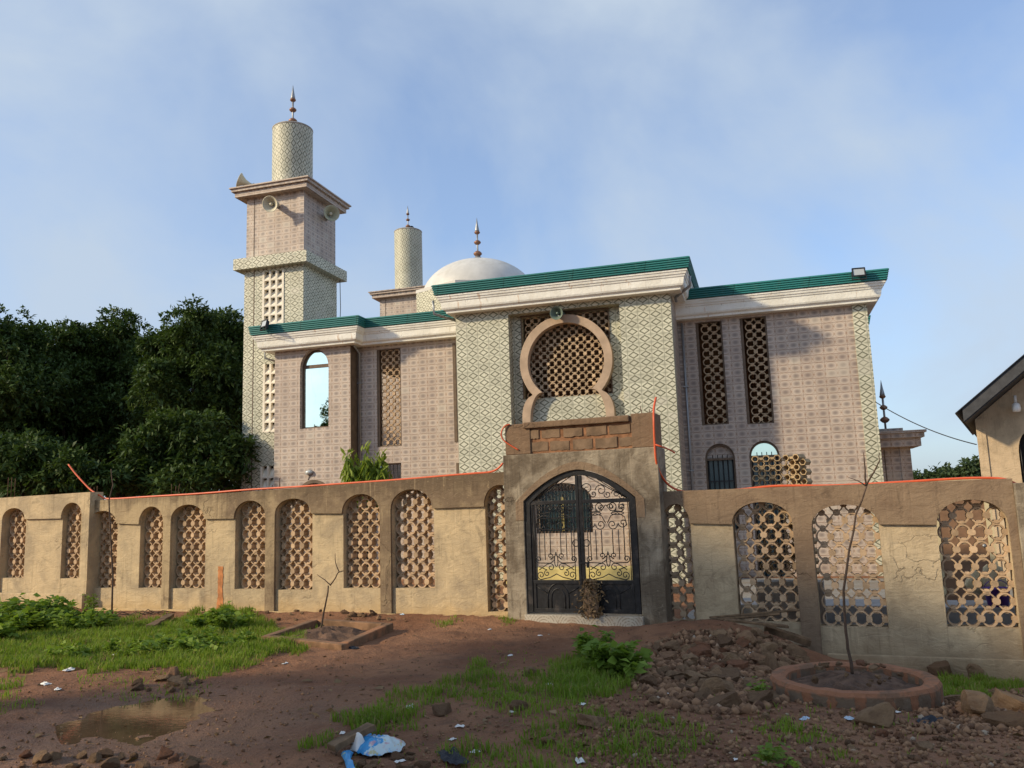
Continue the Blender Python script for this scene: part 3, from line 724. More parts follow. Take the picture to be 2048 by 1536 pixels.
    # the arched head: rays and scrolls
    for (ax_, fz) in ((.10, .75), (.32, .62), (.55, .45)):
        zt2 = arc_top(ax_) - rail - .03
        T(spiral(ax_ + .03, rail + .03 + zt2 * .45, min(.09, zt2 * .4), 1.35, math.pi, -1)); T(spiral(ax_ + .13, rail + .03 + zt2 * .22, min(.055, zt2 * .3), 1.2, math.pi, 1))
    for ax_ in (.12, .3, .5): T([(i1 - .05, rail + .03), (ax_, arc_top(ax_))])
    sc.build('scrollwork', MT['iron'], leaf)
mb = MB(); mb.box(-.012, .13, -.045, -.03, .76, .785); mb.box(.085, .115, -.05, -.03, .70, .77); mb.build('latch', MT['iron'], gate)

# ------------------------------------------------------------------ the mosque
mosque = empty('mosque', BF.world(0, 0, 0), -BF.yaw, 'tiled mosque with horseshoe arch entrance tower, green roof edges and a white dome', 'mosque')
def BX(px, py, y=0): return BF.at(px, py, y)[0]
def BZ(px, py, y=0): return BF.at(px, py, y)[1]
YL, YT = -.45, -1.6
GZ = -.6                                    # walls run down into the yard
XL0, XL1 = BX(549, 830, YL), BX(701, 830, YL)
XT0, XT1 = BX(914.5, 780, YT), BX(1352, 780, YT)
XR1 = BX(1746, 780, 0)
ZL, ZT, ZR = 7.10, 7.40, 7.05               # wall heads (behind the fascias)
def brect(pl, pr, pt, pb, y, pm=None):
    """a rectangular opening from pixel edges (taken at its mid height)"""
    pm = pm or (pt + pb) / 2; pc = (pl + pr) / 2
    return (BX(pl, pm, y), BX(pr, pm, y), BZ(pc, pb, y), BZ(pc, pt, y))
# --- left wing
wa = brect(600, 657, 698.5, 856, YL); wspr = BZ(628, 738, YL)
la = brect(600, 656, 966, 1010, YL)
mb = MB()
hole1 = [(wa[0], wa[2]), (wa[1], wa[2])] + half_ellipse(wa[0], wa[1], wspr, wa[3])[::-1]
hole2 = [(la[0], la[2]), (la[1], la[2])] + half_ellipse(la[0], la[1], la[2] + .2, la[3])[::-1]
mb.plate(rect(XL0, XL1, GZ, ZL), [hole1, hole2], YL, YL + .22)
mb.box(XL0, XL0 + .2, YL + .221, 1.0, GZ, ZL); mb.box(XL1 - .2, XL1, YL + .221, .0, GZ, ZL)
mb.build('left_wing_wall', MT['pink'], mosque)
wn_ = MB(); fo = hole1; wn_.plate(fo, [[(wa[0] + .05, wa[2] + .05), (wa[1] - .05, wa[2] + .05)] + half_ellipse(wa[0] + .05, wa[1] - .05, wspr, wa[3] - .05)[::-1]], YL + .14, YL + .19)
tb = BZ(628, 733, YL + .15); wn_.box(wa[0] + .051, wa[1] - .051, YL + .135, YL + .185, tb - .05, tb + .05)
win = wn_.build('arched_window', MT['trim'], mosque)
mb = MB(); mb.plate([(wa[0] + .02, wa[2] + .02), (wa[1] - .02, wa[2] + .02)] + half_ellipse(wa[0] + .02, wa[1] - .02, wspr, wa[3] - .02)[::-1], [], YL + .165, YL + .172); mb.build('mirror_pane', MT['mirror'], win)
mb = MB(); ap = half_ellipse(la[0] - .09, la[1] + .09, la[2] + .2, la[3] + .09); ai = half_ellipse(la[0], la[1], la[2] + .2, la[3]); mb.plate(ap + ai[::-1], [], YL - .025, YL - .001); mb.build('vent_arch', MT['trim'], mosque)
# brown corner strip
mb = MB(); mb.box(XL1 - .001, XL1 + .012, YL - .004, .0, GZ, ZL - .25); mb.build('corner_strip', MT['trim'], mosque)
# --- recessed wall between left wing and tower
lw = brect(754, 802.5, 697.5, 893, 0); dw = brect(752, 803, 927, 1015, 0); sl1 = brect(907.5, 913.2, 686, 884, -.0); sl2 = brect(914, 919, 926, 1010, 0)
mb = MB(); mb.plate(rect(XL1, XT0 + .1, GZ, ZL), [rect(*lw), rect(*dw)], .0, .22); mb.build('recessed_wall', MT['pink'], mosque)
# --- right wing
w1 = brect(1397, 1450.5, 642.5, 850, 0); w2 = brect(1486.5, 1540.5, 633.5, 848, 0)
a1 = brect(1411, 1471, 887, 1062, 0, 930); a2 = brect(1500, 1561, 881, 1175, 0, 930)
def ah(a, r=.55):
    s_ = a[3] - (a[1] - a[0]) * r; return [(a[0], a[2]), (a[1], a[2])] + half_ellipse(a[0], a[1], s_, a[3])[::-1]
mb = MB(); mb.plate(rect(XT1 - .1, XR1, GZ, ZR), [rect(*w1), rect(*w2), ah(a1), ah(a2)], 0, .22); mb.build('right_wing_wall', MT['pink'], mosque)
mb = MB(); mb.box(XR1 - .22, XR1, .221, 14, GZ, ZR); mb.build('side_wall', MT['pink'], mosque)
xp0 = BX(1720, 780, -.05); mb = MB(); mb.box(xp0, XR1 + .04, -.05, -.001, GZ, ZR); mb.build('corner_pilaster', MT['green'], mosque)
mb = MB(); mb.box(XL0, XR1 - .23, 14, 14.2, GZ, ZR); mb.build('back_wall', MT['pink'], mosque)
def lat_window(r, y, name='lattice_window', mat=None, cx=.2, cz=.222, frame=True):
    f = MB(); x0, x1, z0, z1 = r; t = .07
    if frame: f.plate(rect(x0 + .001, x1 - .001, z0 + .001, z1 - .001), [rect(x0 + t, x1 - t * .6, z0 + .03, z1 - .02)], y + .03, y + .2)
    else: f.plate(rect(x0 + .001, x1 - .001, z0 + .001, z1 - .001), [rect(x0 + .012, x1 - .012, z0 + .012, z1 - .012)], y + .1, y + .2)
    fo = f.build(name, MT['trim'], mosque)
    mb = MB(); lattice(mb, x0 + .06, x1 - .03, z0 + .02, z1, y + .07, y + .15, cx, cz); mb.build('breeze_block_screen', mat or MT['breeze2'], fo)
lat_window(lw, 0, mat=MT['breeze'], cx=.205, cz=.205); lat_window(w1, 0, cx=.23, cz=.222); lat_window(w2, 0, cx=.23, cz=.222)
f = MB(); f.box(sl1[0], sl1[1], -.03, -.001, sl1[2], sl1[3]); f.build('dark_gap_strip', MT['trim'], mosque)  # dark brown strip standing in for a shaded gap beside the tower
f = MB(); f.box(sl2[0], sl2[1], -.03, -.001, sl2[2], sl2[3]); f.build('dark_gap_strip', MT['trim'], mosque)  # lower strip, the dark of the gap put into its colour
def barred(a, y, hole, bar_z=None, name='barred_window', louvres=5, mirror_top=False):
    f = MB(); x0, x1, z0, z1 = a
    s_ = z1 - (x1 - x0) * .55
    f.plate(hole, [[(x0 + .045, z0 + .045), (x1 - .045, z0 + .045)] + half_ellipse(x0 + .045, x1 - .045, s_, z1 - .05)[::-1]], y + .05, y + .12)
    bz = s_ + .02; f.box(x0 + .046, x1 - .046, y + .045, y + .115, bz - .035, bz + .02)
    fo = f.build(name, MT['trim'], mosque)
    g = MB(); k = louvres
    for i in range(k):
        q = x0 + .07 + (x1 - x0 - .14) * (i + .5) / k; w = (x1 - x0 - .14) / k * .36; g.box(q - w, q + w, y + .15, y + .155, z0 + .05, bz - .03)
    g.build('pane', MT['louvre'], fo)
    b = MB()
    for i in range(k + 1):
        q = x0 + .07 + (x1 - x0 - .14) * i / k; b.tube([(q, y + .08, z0 + .02), (q, y + .08, s_ + (.12 if 0 < i < k else 0))], .011, 5)
    zz = z0 + .5
    while zz < bz: b.box(x0 + .05, x1 - .05, y + .072, y + .09, zz, zz + .03); zz += .75
    b.build('grille', MT['iron'], fo)
    t = MB(); t.plate([(x0 + .04, bz), (x1 - .04, bz)] + half_ellipse(x0 + .04, x1 - .04, s_ + .0, z1 - .045)[::-1], [], y + .16, y + .166); t.build('fanlight', MT['mirror'] if mirror_top else MT['pink'], fo)
    d = MB(); d.box(x0 - .1, x1 + .1, y + .225, y + .235, z0 - .1, z1 + .1); d.build('unlit_backing', MT['dark'], fo)  # near-black sheet standing in for the unlit room behind
barred(a1, 0, ah(a1)); barred(a2, 0, ah(a2), mirror_top=True)
f = MB(); f.plate(rect(dw[0] + .001, dw[1] - .001, dw[2], dw[3] - .001), [rect(dw[0] + .04, dw[1] - .04, dw[2] + .04, dw[3] - .04)], .06, .12); lowf = f.build('low_window', MT['trim'], mosque)
g = MB()
for i in range(7): q = dw[0] + .05 + (dw[1] - dw[0] - .1) * i / 6; g.tube([(q, .09, dw[2] + .04), (q, .09, dw[3] - .04)], .012, 5)
g.build('grille', MT['iron'], lowf)
# --- entrance tower
rz = BZ(1127, 618, YT)
rx0, rx1 = BX(1019.5, 740, YT), BX(1245, 740, YT)
mb = MB(); mb.plate([(XT0, GZ), (rx0, GZ), (rx0, rz), (rx1, rz), (rx1, GZ), (XT1, GZ), (XT1, ZT), (XT0, ZT)], [], YT, YT + .34)
mb.box(XT0, XT0 + .2, YT + .341, 3.5, GZ, ZT)
mb.build('entrance_tower_wall', MT['green'], mosque)
mb = MB(); mb.box(XT1 - .2, XT1, YT + .341, 3.5, GZ, ZT); mb.build('tower_side_wall', MT['pink'], mosque)
YB = YT + .341
ll = brect(1046, 1220, 627, 793, YB); gwz = brect(1072, 1184, 966, 1066, YB)
mb = MB(); zmid = BZ(1130, 935, YB); mb.plate(rect(rx0 - .3, rx1 + .3, zmid, rz + .3), [rect(*ll)], YB, YB + .2); mb.build('recess_wall', MT['green'], mosque)
ghole = [(gwz[0], gwz[2]), (gwz[1], gwz[2])] + half_ellipse(gwz[0], gwz[1], gwz[3] - .45, gwz[3])[::-1]
mb = MB(); mb.plate(rect(rx0 - .3, rx1 + .3, GZ, zmid - .001), [ghole], YB, YB + .2); mb.build('porch_wall', MT['pink'], mosque)
mb = MB(); lattice(mb, ll[0], ll[1], ll[2], ll[3], YB + .05, YB + .13, .2, .2); lat = mb.build('breeze_block_screen', MT['breeze2'], mosque)
mb = MB(); mb.box(ll[0] - .03, ll[0] - .001, YB - .03, YB + .03, ll[2], ll[3]); mb.box(ll[1] + .001, ll[1] + .03, YB - .03, YB + .03, ll[2], ll[3]); mb.box(ll[0] - .03, ll[1] + .03, YB - .035, YB + .03, ll[3] + .001, ll[3] + .06); mb.build('screen_frame', MT['trim'], lat)
# horseshoe ring
def kpt(pl): return [BF.at(a, b, YT + .12) for a, b in pl]
KC = BF.at(1131, 722, YT + .12); ri_, ro_ = BX(1208, 722, YT + .12) - KC[0], BX(1226, 722, YT + .12) - KC[0]
rl = KC[0] - BX(1055, 722, YT + .12); ri_ = (ri_ + rl) / 2; ro_ = ri_ + .215
def circ(r, t0, t1, n, sx=1, sz=1): return [(KC[0] + r * sx * math.cos(t0 + (t1 - t0) * k / n), KC[1] + r * sz * math.sin(t0 + (t1 - t0) * k / n)) for k in range(n + 1)]
inner = circ(ri_, R(-50), R(230), 40)
nkx = ri_ * math.cos(R(50)); nkz = ri_ * math.sin(R(50)); zb_ = KC[1] - 1.75
def leg(side, r_in):
    """from the neck down: flares outwards then runs down"""
    o = []; 
    for k in range(1, 13):
        t = k / 12; x = nkx + (r_in - nkx) * math.sin(t * math.pi / 2) ** .8; z = KC[1] - nkz - (nkz * .95) * (1 - math.cos(t * math.pi / 2)) ** .85; o.append((KC[0] + side * x, z))
    o.append((KC[0] + side * r_in, zb_)); return o
li_, lo_ = ri_ * .98, ri_ * .98 + .215
outer_ = circ(ro_, R(-42), R(222), 44)
nko, nkzo = ro_ * math.cos(R(42)), ro_ * math.sin(R(42))
def lego(side):
    o = []
    for k in range(1, 13):
        t = k / 12; x0 = nko - .03; o.append((KC[0] + side * (x0 + (lo_ - x0) * math.sin(t * math.pi / 2) ** .8), KC[1] - nkzo - .02 - (.55) * (1 - math.cos(t * math.pi / 2)) ** .85))
    o.append((KC[0] + side * lo_, zb_)); return o
poly = leg(1, li_)[::-1] + inner + leg(-1, li_) + lego(-1)[::-1] + outer_[::-1] + lego(1)
mb = MB(); mb.plate(poly, [], YT + .10, YB - .002); mb.build('horseshoe_arch', simple('arch render', (.44, .325, .23), .85, var=.18, scale=3, bump=.2), mosque, bevel=.012)
# grille window low in the porch
f = MB(); f.plate(ghole, [[(gwz[0] + .05, gwz[2] + .05), (gwz[1] - .05, gwz[2] + .05)] + half_ellipse(gwz[0] + .05, gwz[1] - .05, gwz[3] - .45, gwz[3] - .05)[::-1]], YB + .04, YB + .1); pw = f.build('porch_window', MT['trim'], mosque)
g = MB()
for i in range(16):
    q = gwz[0] + .06 + (gwz[1] - gwz[0] - .12) * i / 15; e = ((q - (gwz[0] + gwz[1]) / 2) / ((gwz[1] - gwz[0]) / 2)) ** 2
    g.tube([(q, YB + .02, gwz[2]), (q, YB + .02, gwz[3] - .45 + .43 * math.sqrt(max(0, 1 - e)))], .013, 5)
for fz in (.1, .45, .8): z = gwz[2] + (gwz[3] - .45 - gwz[2]) * fz; g.box(gwz[0], gwz[1], YB + .005, YB + .03, z, z + .03)
g.build('grille', MT['iron'], pw)
g = MB(); g.box(gwz[0] + .05, gwz[1] - .05, YB + .15, YB + .16, gwz[2] + .04, gwz[3] - .2); g.build('pane', MT['louvre'], pw)
g = MB(); q = gwz[0] + (gwz[1] - gwz[0]) * .44; g.box(q, q + .07, YB + .10, YB + .13, gwz[2] + .04, gwz[3] - .35); g.build('curtain', MT['step'], pw)
# lattice strip on the tower's right pier, low down
sx0, sx1 = BX(1252, 1050, YT - .02), BX(1274, 1050, YT - .02)
mb = MB(); lattice(mb, sx0, sx1, BZ(1262, 1134, YT), BZ(1262, 968, YT), YT - .06, YT - .002, .2, .222); mb.build('breeze_block_screen', MT['breeze'], mosque)
# painted plinth and steps
zp = BZ(1170, 1136, YT - .55); mb = MB(); mb.box(rx0 - .15, rx1 + .15, YT - .55, YT - .001, -.7, zp); mb.build('porch_step', MT['step'], mosque, bevel=.02)
zp2 = BZ(1500, 1192, -.5); mb = MB(); mb.box(XT1 + .11, XR1 + .2, -.5, -.001, -.7, zp2); mb.box(XT1 + .11, XR1 + .5, -.95, -.501, -.7, zp2 - .16); mb.build('side_step', MT['paving'], mosque, bevel=.01)
# --- roofs: flat slabs behind the fascias
mb = MB(); mb.box(XL0, XR1, .23, 14, ZR - .12, ZR); mb.build('roof_slab', MT['concrete'], mosque)
def eave(path, z_top_px, name_, z_top, over=.48):
    g = MB(); gp = [(over + .02, z_top - .27)]
    for k in range(5):                              # ribbed sheet fascia
        zz = z_top - .27 + k * .054; gp += [(over + .05 + .012 * k, zz + .008), (over + .05 + .012 * k, zz + .036), (over + .028 + .012 * k, zz + .045)]
    gp += [(over + .07, z_top), (over - .02, z_top), (over - .04, z_top - .27)]
    g.sweep(path, gp); go = g.build('green_fascia', MT['teal'], mosque)
    w = MB(); t = z_top - .282
    wp = [(-.2, t - .46), (over - .20, t - .46), (over - .19, t - .41), (over - .13, t - .37), (over - .11, t - .33), (over - .085, t - .175), (over - .065, t - .165), (over - .05, t - .12), (over - .03, t - .11), (over - .012, t - .05), (over + .005, t - .045), (over + .01, t - .005), (over - .05, t), (-.2, t)]
    w.sweep(path, wp); w.build('white_cornice', MT['white'], mosque)
    c = MB(); c.sweep(path, [(-.25, z_top - .295), (over - .045, z_top - .295), (over - .045, z_top - .24), (-.25, z_top - .1)]); c.build('roof_edge', MT['concrete'], mosque)
zl = BZ(612, 641, YL - .55); zt_ = BZ(1120, 541, YT - .55); zr = BZ(1578, 556, -.55)
eave([(XL0, 1.6), (XL0, YL), (XL1, YL), (XL1, 0), (XT0 + .05, 0)], None, 'left', zl)
eave([(XT0 + .12, 3.4), (XT0 + .12, YT), (XT1, YT), (XT1, 3.4)], None, 'tower', zt_)
eave([(XT1 - .05, 0), (XR1, 0), (XR1, 2.2)], None, 'right', zr, .46)
eave([(XR1 - .5, 5.0), (XR1 + .15, 5.0), (XR1 + .15, 9)], None, 'rear', zr - .12, .46)
mb = MB(); mb.box(XT0 + .02, XT1 - .02, YT + .05, 3.4, ZT, ZT + .15); mb.build('tower_roof', MT['concrete'], mosque)
# drain pipes
def pipe(pts, r=.035, m='steel'):
    mb = MB(); mb.tube(pts, r, 8); o = mb.build('drain_pipe', MT[m], mosque); return o
yq = -.5
pipe([(XT1 + .52, YT - .1, zt_ - .38), (XT1 + .50, YT - .05, zt_ - .62), (XT1 + .1, YT + .3, zt_ - .8), (XT1 + .1, YT + .5, zt_ - .85)], .035)
pipe([(XT0 - .52, YT - .3, zt_ - .36), (XT0 - .50, YT - .3, zt_ - .72), (XT0 - .05, YT + .3, zt_ - .85)], .035)
xpp = BX(1371, 760, -.05)
pipe([(xpp, -.05, zr - .8), (xpp, -.05, .1)], .03)
pipe([(XL1 + .10, -.45, zl - .38), (XL1 + .10, -.42, zl - .75), (XL1 + .10, -.06, zl - .95), (XL1 + .10, -.06, 0.1)], .035)
pipe([(XL0 - .5, YL + .2, zl - .36), (XL0 - .48, YL + .2, zl - .85), (XL0 - .05, YL + .4, zl - 1.0)], .03)
for z in (2.4, 4.6): mb = MB(); mb.box(xpp - .06, xpp + .06, -.09, -.002, z, z + .03); mb.build('pipe_clip', MT['steel'], mosque)
for z in (3.0, 5.4): mb = MB(); mb.box(XL1 + .03, XL1 + .17, -.1, -.002, z, z + .03); mb.build('pipe_clip', MT['steel'], mosque)

# --- finials
def finial(parent, c, h, name='finial', base=False):
    """rod with three copper balls and a spike; h = height"""
    x, y, z = c[0], c[1], c[2] + .10; c = (x, y, z); s = h
    mb = MB(); mb.tube([(x, y, z - .15), (x, y, z + .70 * s)], .016 * s + .008, 8)
    mb.lathe([(.055 * s, .66 * s), (.05 * s, .70 * s), (.028 * s, .82 * s), (.004, 1.0 * s)], c, 10)
    if base: mb.lathe([(.13 * s, -.02), (.10 * s, .03), (.03 * s, .10 * s)], c, 12)
    f = mb.build(name, MT['steel'], parent)
    for (zz, r) in ((.13, .100), (.40, .082), (.64, .068)):
        b = MB(); b.lathe([(.012, -.75 * r * s), (.55 * r * s, -.55 * r * s), (.92 * r * s, -.2 * r * s), (r * s, 0), (.92 * r * s, .2 * r * s), (.55 * r * s, .55 * r * s), (.012, .75 * r * s)], (x, y, z + zz * s), 14); b.build('finial_ball', MT['copper'], f)

# --- dome
DD = 9.0
dcx, _ = BF.at(958, 600, DD); dzt = BF.at(958, 522, DD)[1]; dr = dcx - BF.at(834, 600, DD)[0]; zd0 = BF.at(850, 592, DD - 1)[1]
mb = MB(); mb.lathe([(dr, 5.5), (dr, zd0 - .12)], (dcx, DD, 0), 8, cap=False); mb.sm = set()
for k in range(8): u0, u1 = dr * .765 * k, dr * .765 * (k + 1); mb.uvo[k] = [(u0, 5.5), (u1, 5.5), (u1, zd0), (u0, zd0)]
mb.build('dome_drum', MT['green'], mosque)
mb = MB(); mb.lathe([(dr + .01, zd0 - .119), (dr + .02, zd0), (dr * .9, zd0 + .01)], (dcx, DD, 0), 8, cap=False); mb.sm = set(); mb.build('dome_ring', MT['dome'], mosque)
mb = MB(); hh = dzt - zd0; rd = dr * .84
mb.lathe([(rd * math.cos(t), hh * math.sin(t) ** 1.08) for t in [math.pi / 2 * k / 20 for k in range(21)]], (dcx, DD, zd0 + .005), 48, cap=False)
dome = mb.build('dome', MT['dome'], mosque); finial(dome, (dcx, DD, dzt - .02), BF.at(954, 439, DD)[1] - dzt, base=True)

# ------------------------------------------------------------------ minarets
def vent_grid(parent, x0, x1, z0, z1, cols, y):
    ch = .30; rows = max(1, int(round((z1 - z0) / ch))); ch = (z1 - z0) / rows; cw = (x1 - x0) / cols
    mb = MB(); bw = .035
    for i in range(cols + 1): mb.box(x0 + i * cw - bw, x0 + i * cw + bw, y - .02, y + .1, z0, z1)
    for i in range(cols):
        a, b = x0 + i * cw + bw + .001, x0 + (i + 1) * cw - bw - .001
        for j in range(rows):
            zz = z0 + j * ch
            vs = [(a, y - .012, zz + .03), (b, y - .012, zz + .03), (b, y + .13, zz + ch * .80), (a, y + .13, zz + ch * .80)]
            vs += [(p[0], p[1], p[2] - .05) for p in vs]
            mb.add(vs, [(0, 1, 2, 3), (7, 6, 5, 4), (0, 4, 5, 1), (3, 2, 6, 7)])
            mb.box(a, b, y - .018, y + .1, zz - .022, zz + .022)
    mb.build('vent_screen', MT['vent'], parent)
def minaret(label, x0, x1, y0, z_ledge, z_corn, z_top, f_h, vents=(), drum=True, low='green', finial_only=False):
    """local x0..x1, front at y0, square plan"""
    w = x1 - x0; root = empty('minaret', BF.world((x0 + x1) / 2, y0 + w / 2, 0), -BF.yaw, label, 'minaret'); h = w / 2
    if z_ledge:
        mb = MB(); mb.plate(rect(-h, h, -.6, z_ledge), [rect(*v[:4]) for v in vents], -h, -h + .18)
        mb.box(-h, -h + .18, -h + .181, h, -.6, z_ledge); mb.box(h - .18, h, -h + .181, h, -.6, z_ledge); mb.box(-h + .181, h - .181, h - .18, h, -.6, z_ledge)
        mb.build('shaft', MT[low], root)
        for v in vents: vent_grid(root, v[0] + .0, v[1], v[2], v[3], v[4], -h)
        mb = MB(); mb.box(-h + .34, -h + .37, -h - .004, -h + .02, -.1, z_ledge - .02); mb.build('joint', MT['trim'], root)
        o = .25; mb = MB(); mb.box(-h - o, h + o, -h - o, h + o, z_ledge, z_ledge + .36); mb.build('ledge', MT['green'], root)
        zb = z_ledge + .361
        mb = MB(); mb.box(.05, .55, -h - .012, -h - .001, zb + .02, zb + .07); mb.build('missing_tile', MT['brown'], root)
    else: zb = -.6
    mb = MB(); i_ = .03; mb.box(-h + i_, h - i_, -h + i_, h - i_, zb, z_corn); mb.build('belfry', MT['pink'], root)
    mb = MB(); mb.box(-h + .30, -h + .325, -h + i_ - .006, -h + .05, zb, z_corn - .05); mb.build('joint', MT['trim'], root)
    mb = MB(); mb.box(h - .24, h + .012, -h + .0, -h + i_ - .001, zb, z_corn); mb.build('corner_strip', MT['pink'], root)
    ct = .30 if drum else .40; o = .32
    mb = MB(); mb.box(-h - o + .08, h + o - .08, -h - o + .08, h + o - .08, z_corn, z_corn + ct * .55); mb.box(-h - o, h + o, -h - o, h + o, z_corn + ct * .551, z_corn + ct * .85); mb.box(-h - o - .05, h + o + .05, -h - o - .05, h + o + .05, z_corn + ct * .851, z_corn + ct); mb.build('cornice', MT['pink'], root)
    zc = z_corn + ct
    if drum:
        r = .66; mb = MB(); n = 32; vs = []; 
        for k in range(n + 1): t = 2 * math.pi * k / n; vs += [(r * math.cos(t), r * math.sin(t), zc), (r * math.cos(t), r * math.sin(t), z_top)]
        base = mb.add(vs, [(2 * k, 2 * k + 2, 2 * k + 3, 2 * k + 1) for k in range(n)], True)
        for k in range(n): u0, u1 = 2 * math.pi * r * k / n, 2 * math.pi * r * (k + 1) / n; mb.uvo[k] = [(u0, zc), (u1, zc), (u1, z_top), (u0, z_top)]
        mb.build('drum', MT['drum'], root)
        mb = MB(); mb.lathe([(r - .001, -.05), (r + .01, -.03), (r + .01, 0), (r - .03, .03), (.05, .05)], (0, 0, z_top), 32); mb.build('drum_cap', MT['concrete'], root)
        finial(root, (0, 0, z_top + .03), f_h)
    else:
        mb = MB(); mb.box(-h + .1, h - .1, -h + .1, h - .1, zc, zc + .1); mb.build('cap_slab', MT['pink'], root); finial(root, (0, 0, zc + .1), f_h)
    return root, h, zb, zc
mx0, mx1 = BX(486, 760, 0), BX(606.5, 600, 0)
mcx = (mx0 + mx1) / 2
def mv(pl, pr, pt, pb, cols): x0, x1, z0, z1 = brect(pl, pr, pt, pb, 0); return (x0 - mcx, x1 - mcx, z0, z1, cols)
mw = mx1 - mx0
v1 = mv(527, 566, 530, 664, 3); vx1 = v1[1]
vents = [v1, mv(528, 566, 727, 863, 3), mv(523, 563, 932, 1000, 3)]
zled = BZ(540, 530, -.3); vents[0] = vents[0][:3] + (zled - .10,) + vents[0][4:]; zcor = BZ(545, 400, -.25)
zcor += .28; zdr = BF.at(583, 240, mw / 2 - .66)[1]
min1, mh, mzb, mzc = minaret('tall square minaret with tiled round top at the left end, horn speakers under its cornice', mx0, mx1, 0, zled, zcor, zdr, BF.at(584, 178, mw / 2)[1] - zdr, vents)
D2 = 13.2
c2 = BF.at(817, 520, D2)[0]; zt2 = BF.at(817, 464, D2)[1]; zc2 = BF.at(805, 590, D2 - 1.3)[1]
min2, _, _, _ = minaret('smaller looking minaret far behind the roof, between the tall minaret and the dome', c2 - mw / 2, c2 + mw / 2, D2 - mw / 2, None, zc2, zt2, BF.at(818, 416, D2)[1] - zt2)
D3 = 1.2
x3 = BX(1822, 920, D3); mw3 = .92; zc3 = BZ(1800, 893, D3 - .3)
min3, _, _, zc3t = minaret('short unfinished minaret without round top beyond the right corner, bare finial on its slab', x3 - mw3, x3, D3, None, zc3, 0, 1.22, drum=False)

# ------------------------------------------------------------------ things fixed to the mosque
def horn(name, label, loc, direction, rad, length, mat, inner, group=None):
    """a horn loudspeaker: flare, inner cone with centre reflector, driver and bracket"""
    root = empty(name, loc, 0, label, 'loudspeaker', group); d = Vector(direction).normalized()
    q = d.to_track_quat('Z', 'Y'); root.rotation_mode = 'QUATERNION'; root.rotation_quaternion = q
    mb = MB(); L_ = length
    mb.lathe([(.05, -L_), (.06, -L_ * .8), (rad * .42, -L_ * .45), (rad * .72, -L_ * .18), (rad * .97, -.01), (rad * 1.02, .0), (rad * 1.02, .015), (rad * .96, .012), (rad * .68, -L_ * .18), (rad * .36, -L_ * .45), (.03, -L_ * .6)], (0, 0, 0), 28); mb.build('horn_flare', MT[inner], root)
    mb = MB(); mb.lathe([(.004, -L_ * .55), (rad * .17, -L_ * .5), (rad * .20, -L_ * .2), (rad * .16, -L_ * .12), (.004, -L_ * .10)], (0, 0, 0), 16); mb.build('reflector', MT[mat], root)
    mb = MB(); mb.lathe([(.08, -L_ - .16), (.09, -L_ - .15), (.09, -L_ - .02), (.06, -L_)], (0, 0, 0), 16); mb.build('driver', MT[mat], root)
    mb = MB(); mb.box(-.02, .02, -.12, -.09, -L_ - .25, -L_ * .4); mb.box(-.02, .02, -.12, -.04, -L_ * .5, -L_ * .4); mb.build('bracket', MT['steel'], root)
    return root
def bvec(x, y, z): return BF.u * x + BF.a * y + Vector((0, 0, z))
def bw(px, py, y): x, z = BF.at(px, py, y); return BF.world(x, y, z)
horn('horn_loudspeaker', 'cream horn loudspeaker on the sunlit front of the tall minaret', bw(540, 408, -.5), bvec(.10, -1, -.32), .25, .34, 'horn', 'horn')
sx = mx1 + .33; t_ = None
pz_ = BF.at(645, 429, 1.1)
horn('horn_loudspeaker', 'pale horn loudspeaker on the shaded right side of the tall minaret', BF.world(mx1 + .40, 1.05, BF.at(645, 429, 1.05)[1]), bvec(.75, -.75, -.1), .26, .40, 'horn', 'horn_shaded')
horn('horn_loudspeaker', 'white horn loudspeaker tipped on the cornice top of the tall minaret', bw(479, 367, .35) + Vector((0, 0, .12)), bvec(-.75, -.45, .35), .24, .42, 'horn', 'horn')
horn('horn_loudspeaker', 'grey green horn loudspeaker at the crown of the horseshoe arch', bw(1113, 626, YT - .12), bvec(-.15, -1, -.1), .175, .30, 'greenhorn', 'greenhorn')
horn('horn_loudspeaker', 'tiny dark loudspeaker beside the finial of the far minaret', bw(824, 457, D2), bvec(1, -.6, .1), .13, .2, 'black', 'black')
def floodlight(label, loc, yaw, tilt, w=.30):
    root = empty('floodlight', loc, 0, label, 'floodlight', None); root.rotation_euler = (tilt, 0, yaw)
    mb = MB(); h = w * .72; mb.plate(rect(-w / 2, w / 2, -h / 2, h / 2), [rect(-w / 2 + .025, w / 2 - .025, -h / 2 + .03, h / 2 - .03)], -.05, 0); mb.box(-w / 2 + .03, w / 2 - .03, .001, .06, -h / 2 + .03, h / 2 - .03)
    for k in range(5): mb.box(-w / 2 + .04 + k * .05, -w / 2 + .05 + k * .05, .061, .09, -h / 2 + .04, h / 2 - .04)
    mb.build('housing', MT['black'], root, bevel=.005)
    mb = MB(); mb.box(-w / 2 + .03, w / 2 - .03, -.035, -.03, -h / 2 + .03, h / 2 - .03); mb.build('lamp_lens', MT['lens'], root)
    mb = MB(); mb.box(-w / 2 - .012, -w / 2 - .002, -.03, .02, -h / 2 - .06, .02); mb.box(w / 2 + .002, w / 2 + .012, -.03, .02, -h / 2 - .06, .02); mb.box(-w / 2 - .012, w / 2 + .012, -.03, .02, -h / 2 - .07, -h / 2 - .06); mb.build('bracket', MT['black'], root)
floodlight('black floodlight on the left corner of the green roof edge', bw(530, 648, YL - .70), -BF.yaw - .5, R(-14), .33)
floodlight('black floodlight on the right end of the green roof edge', bw(1717, 545, -.70), -BF.yaw + .1, R(-8), .31)
wlp = empty('wall_lamp', bw(619, 945, YL), -BF.yaw, 'small oval wall lamp low on the pink tiled left wing', 'wall lamp')
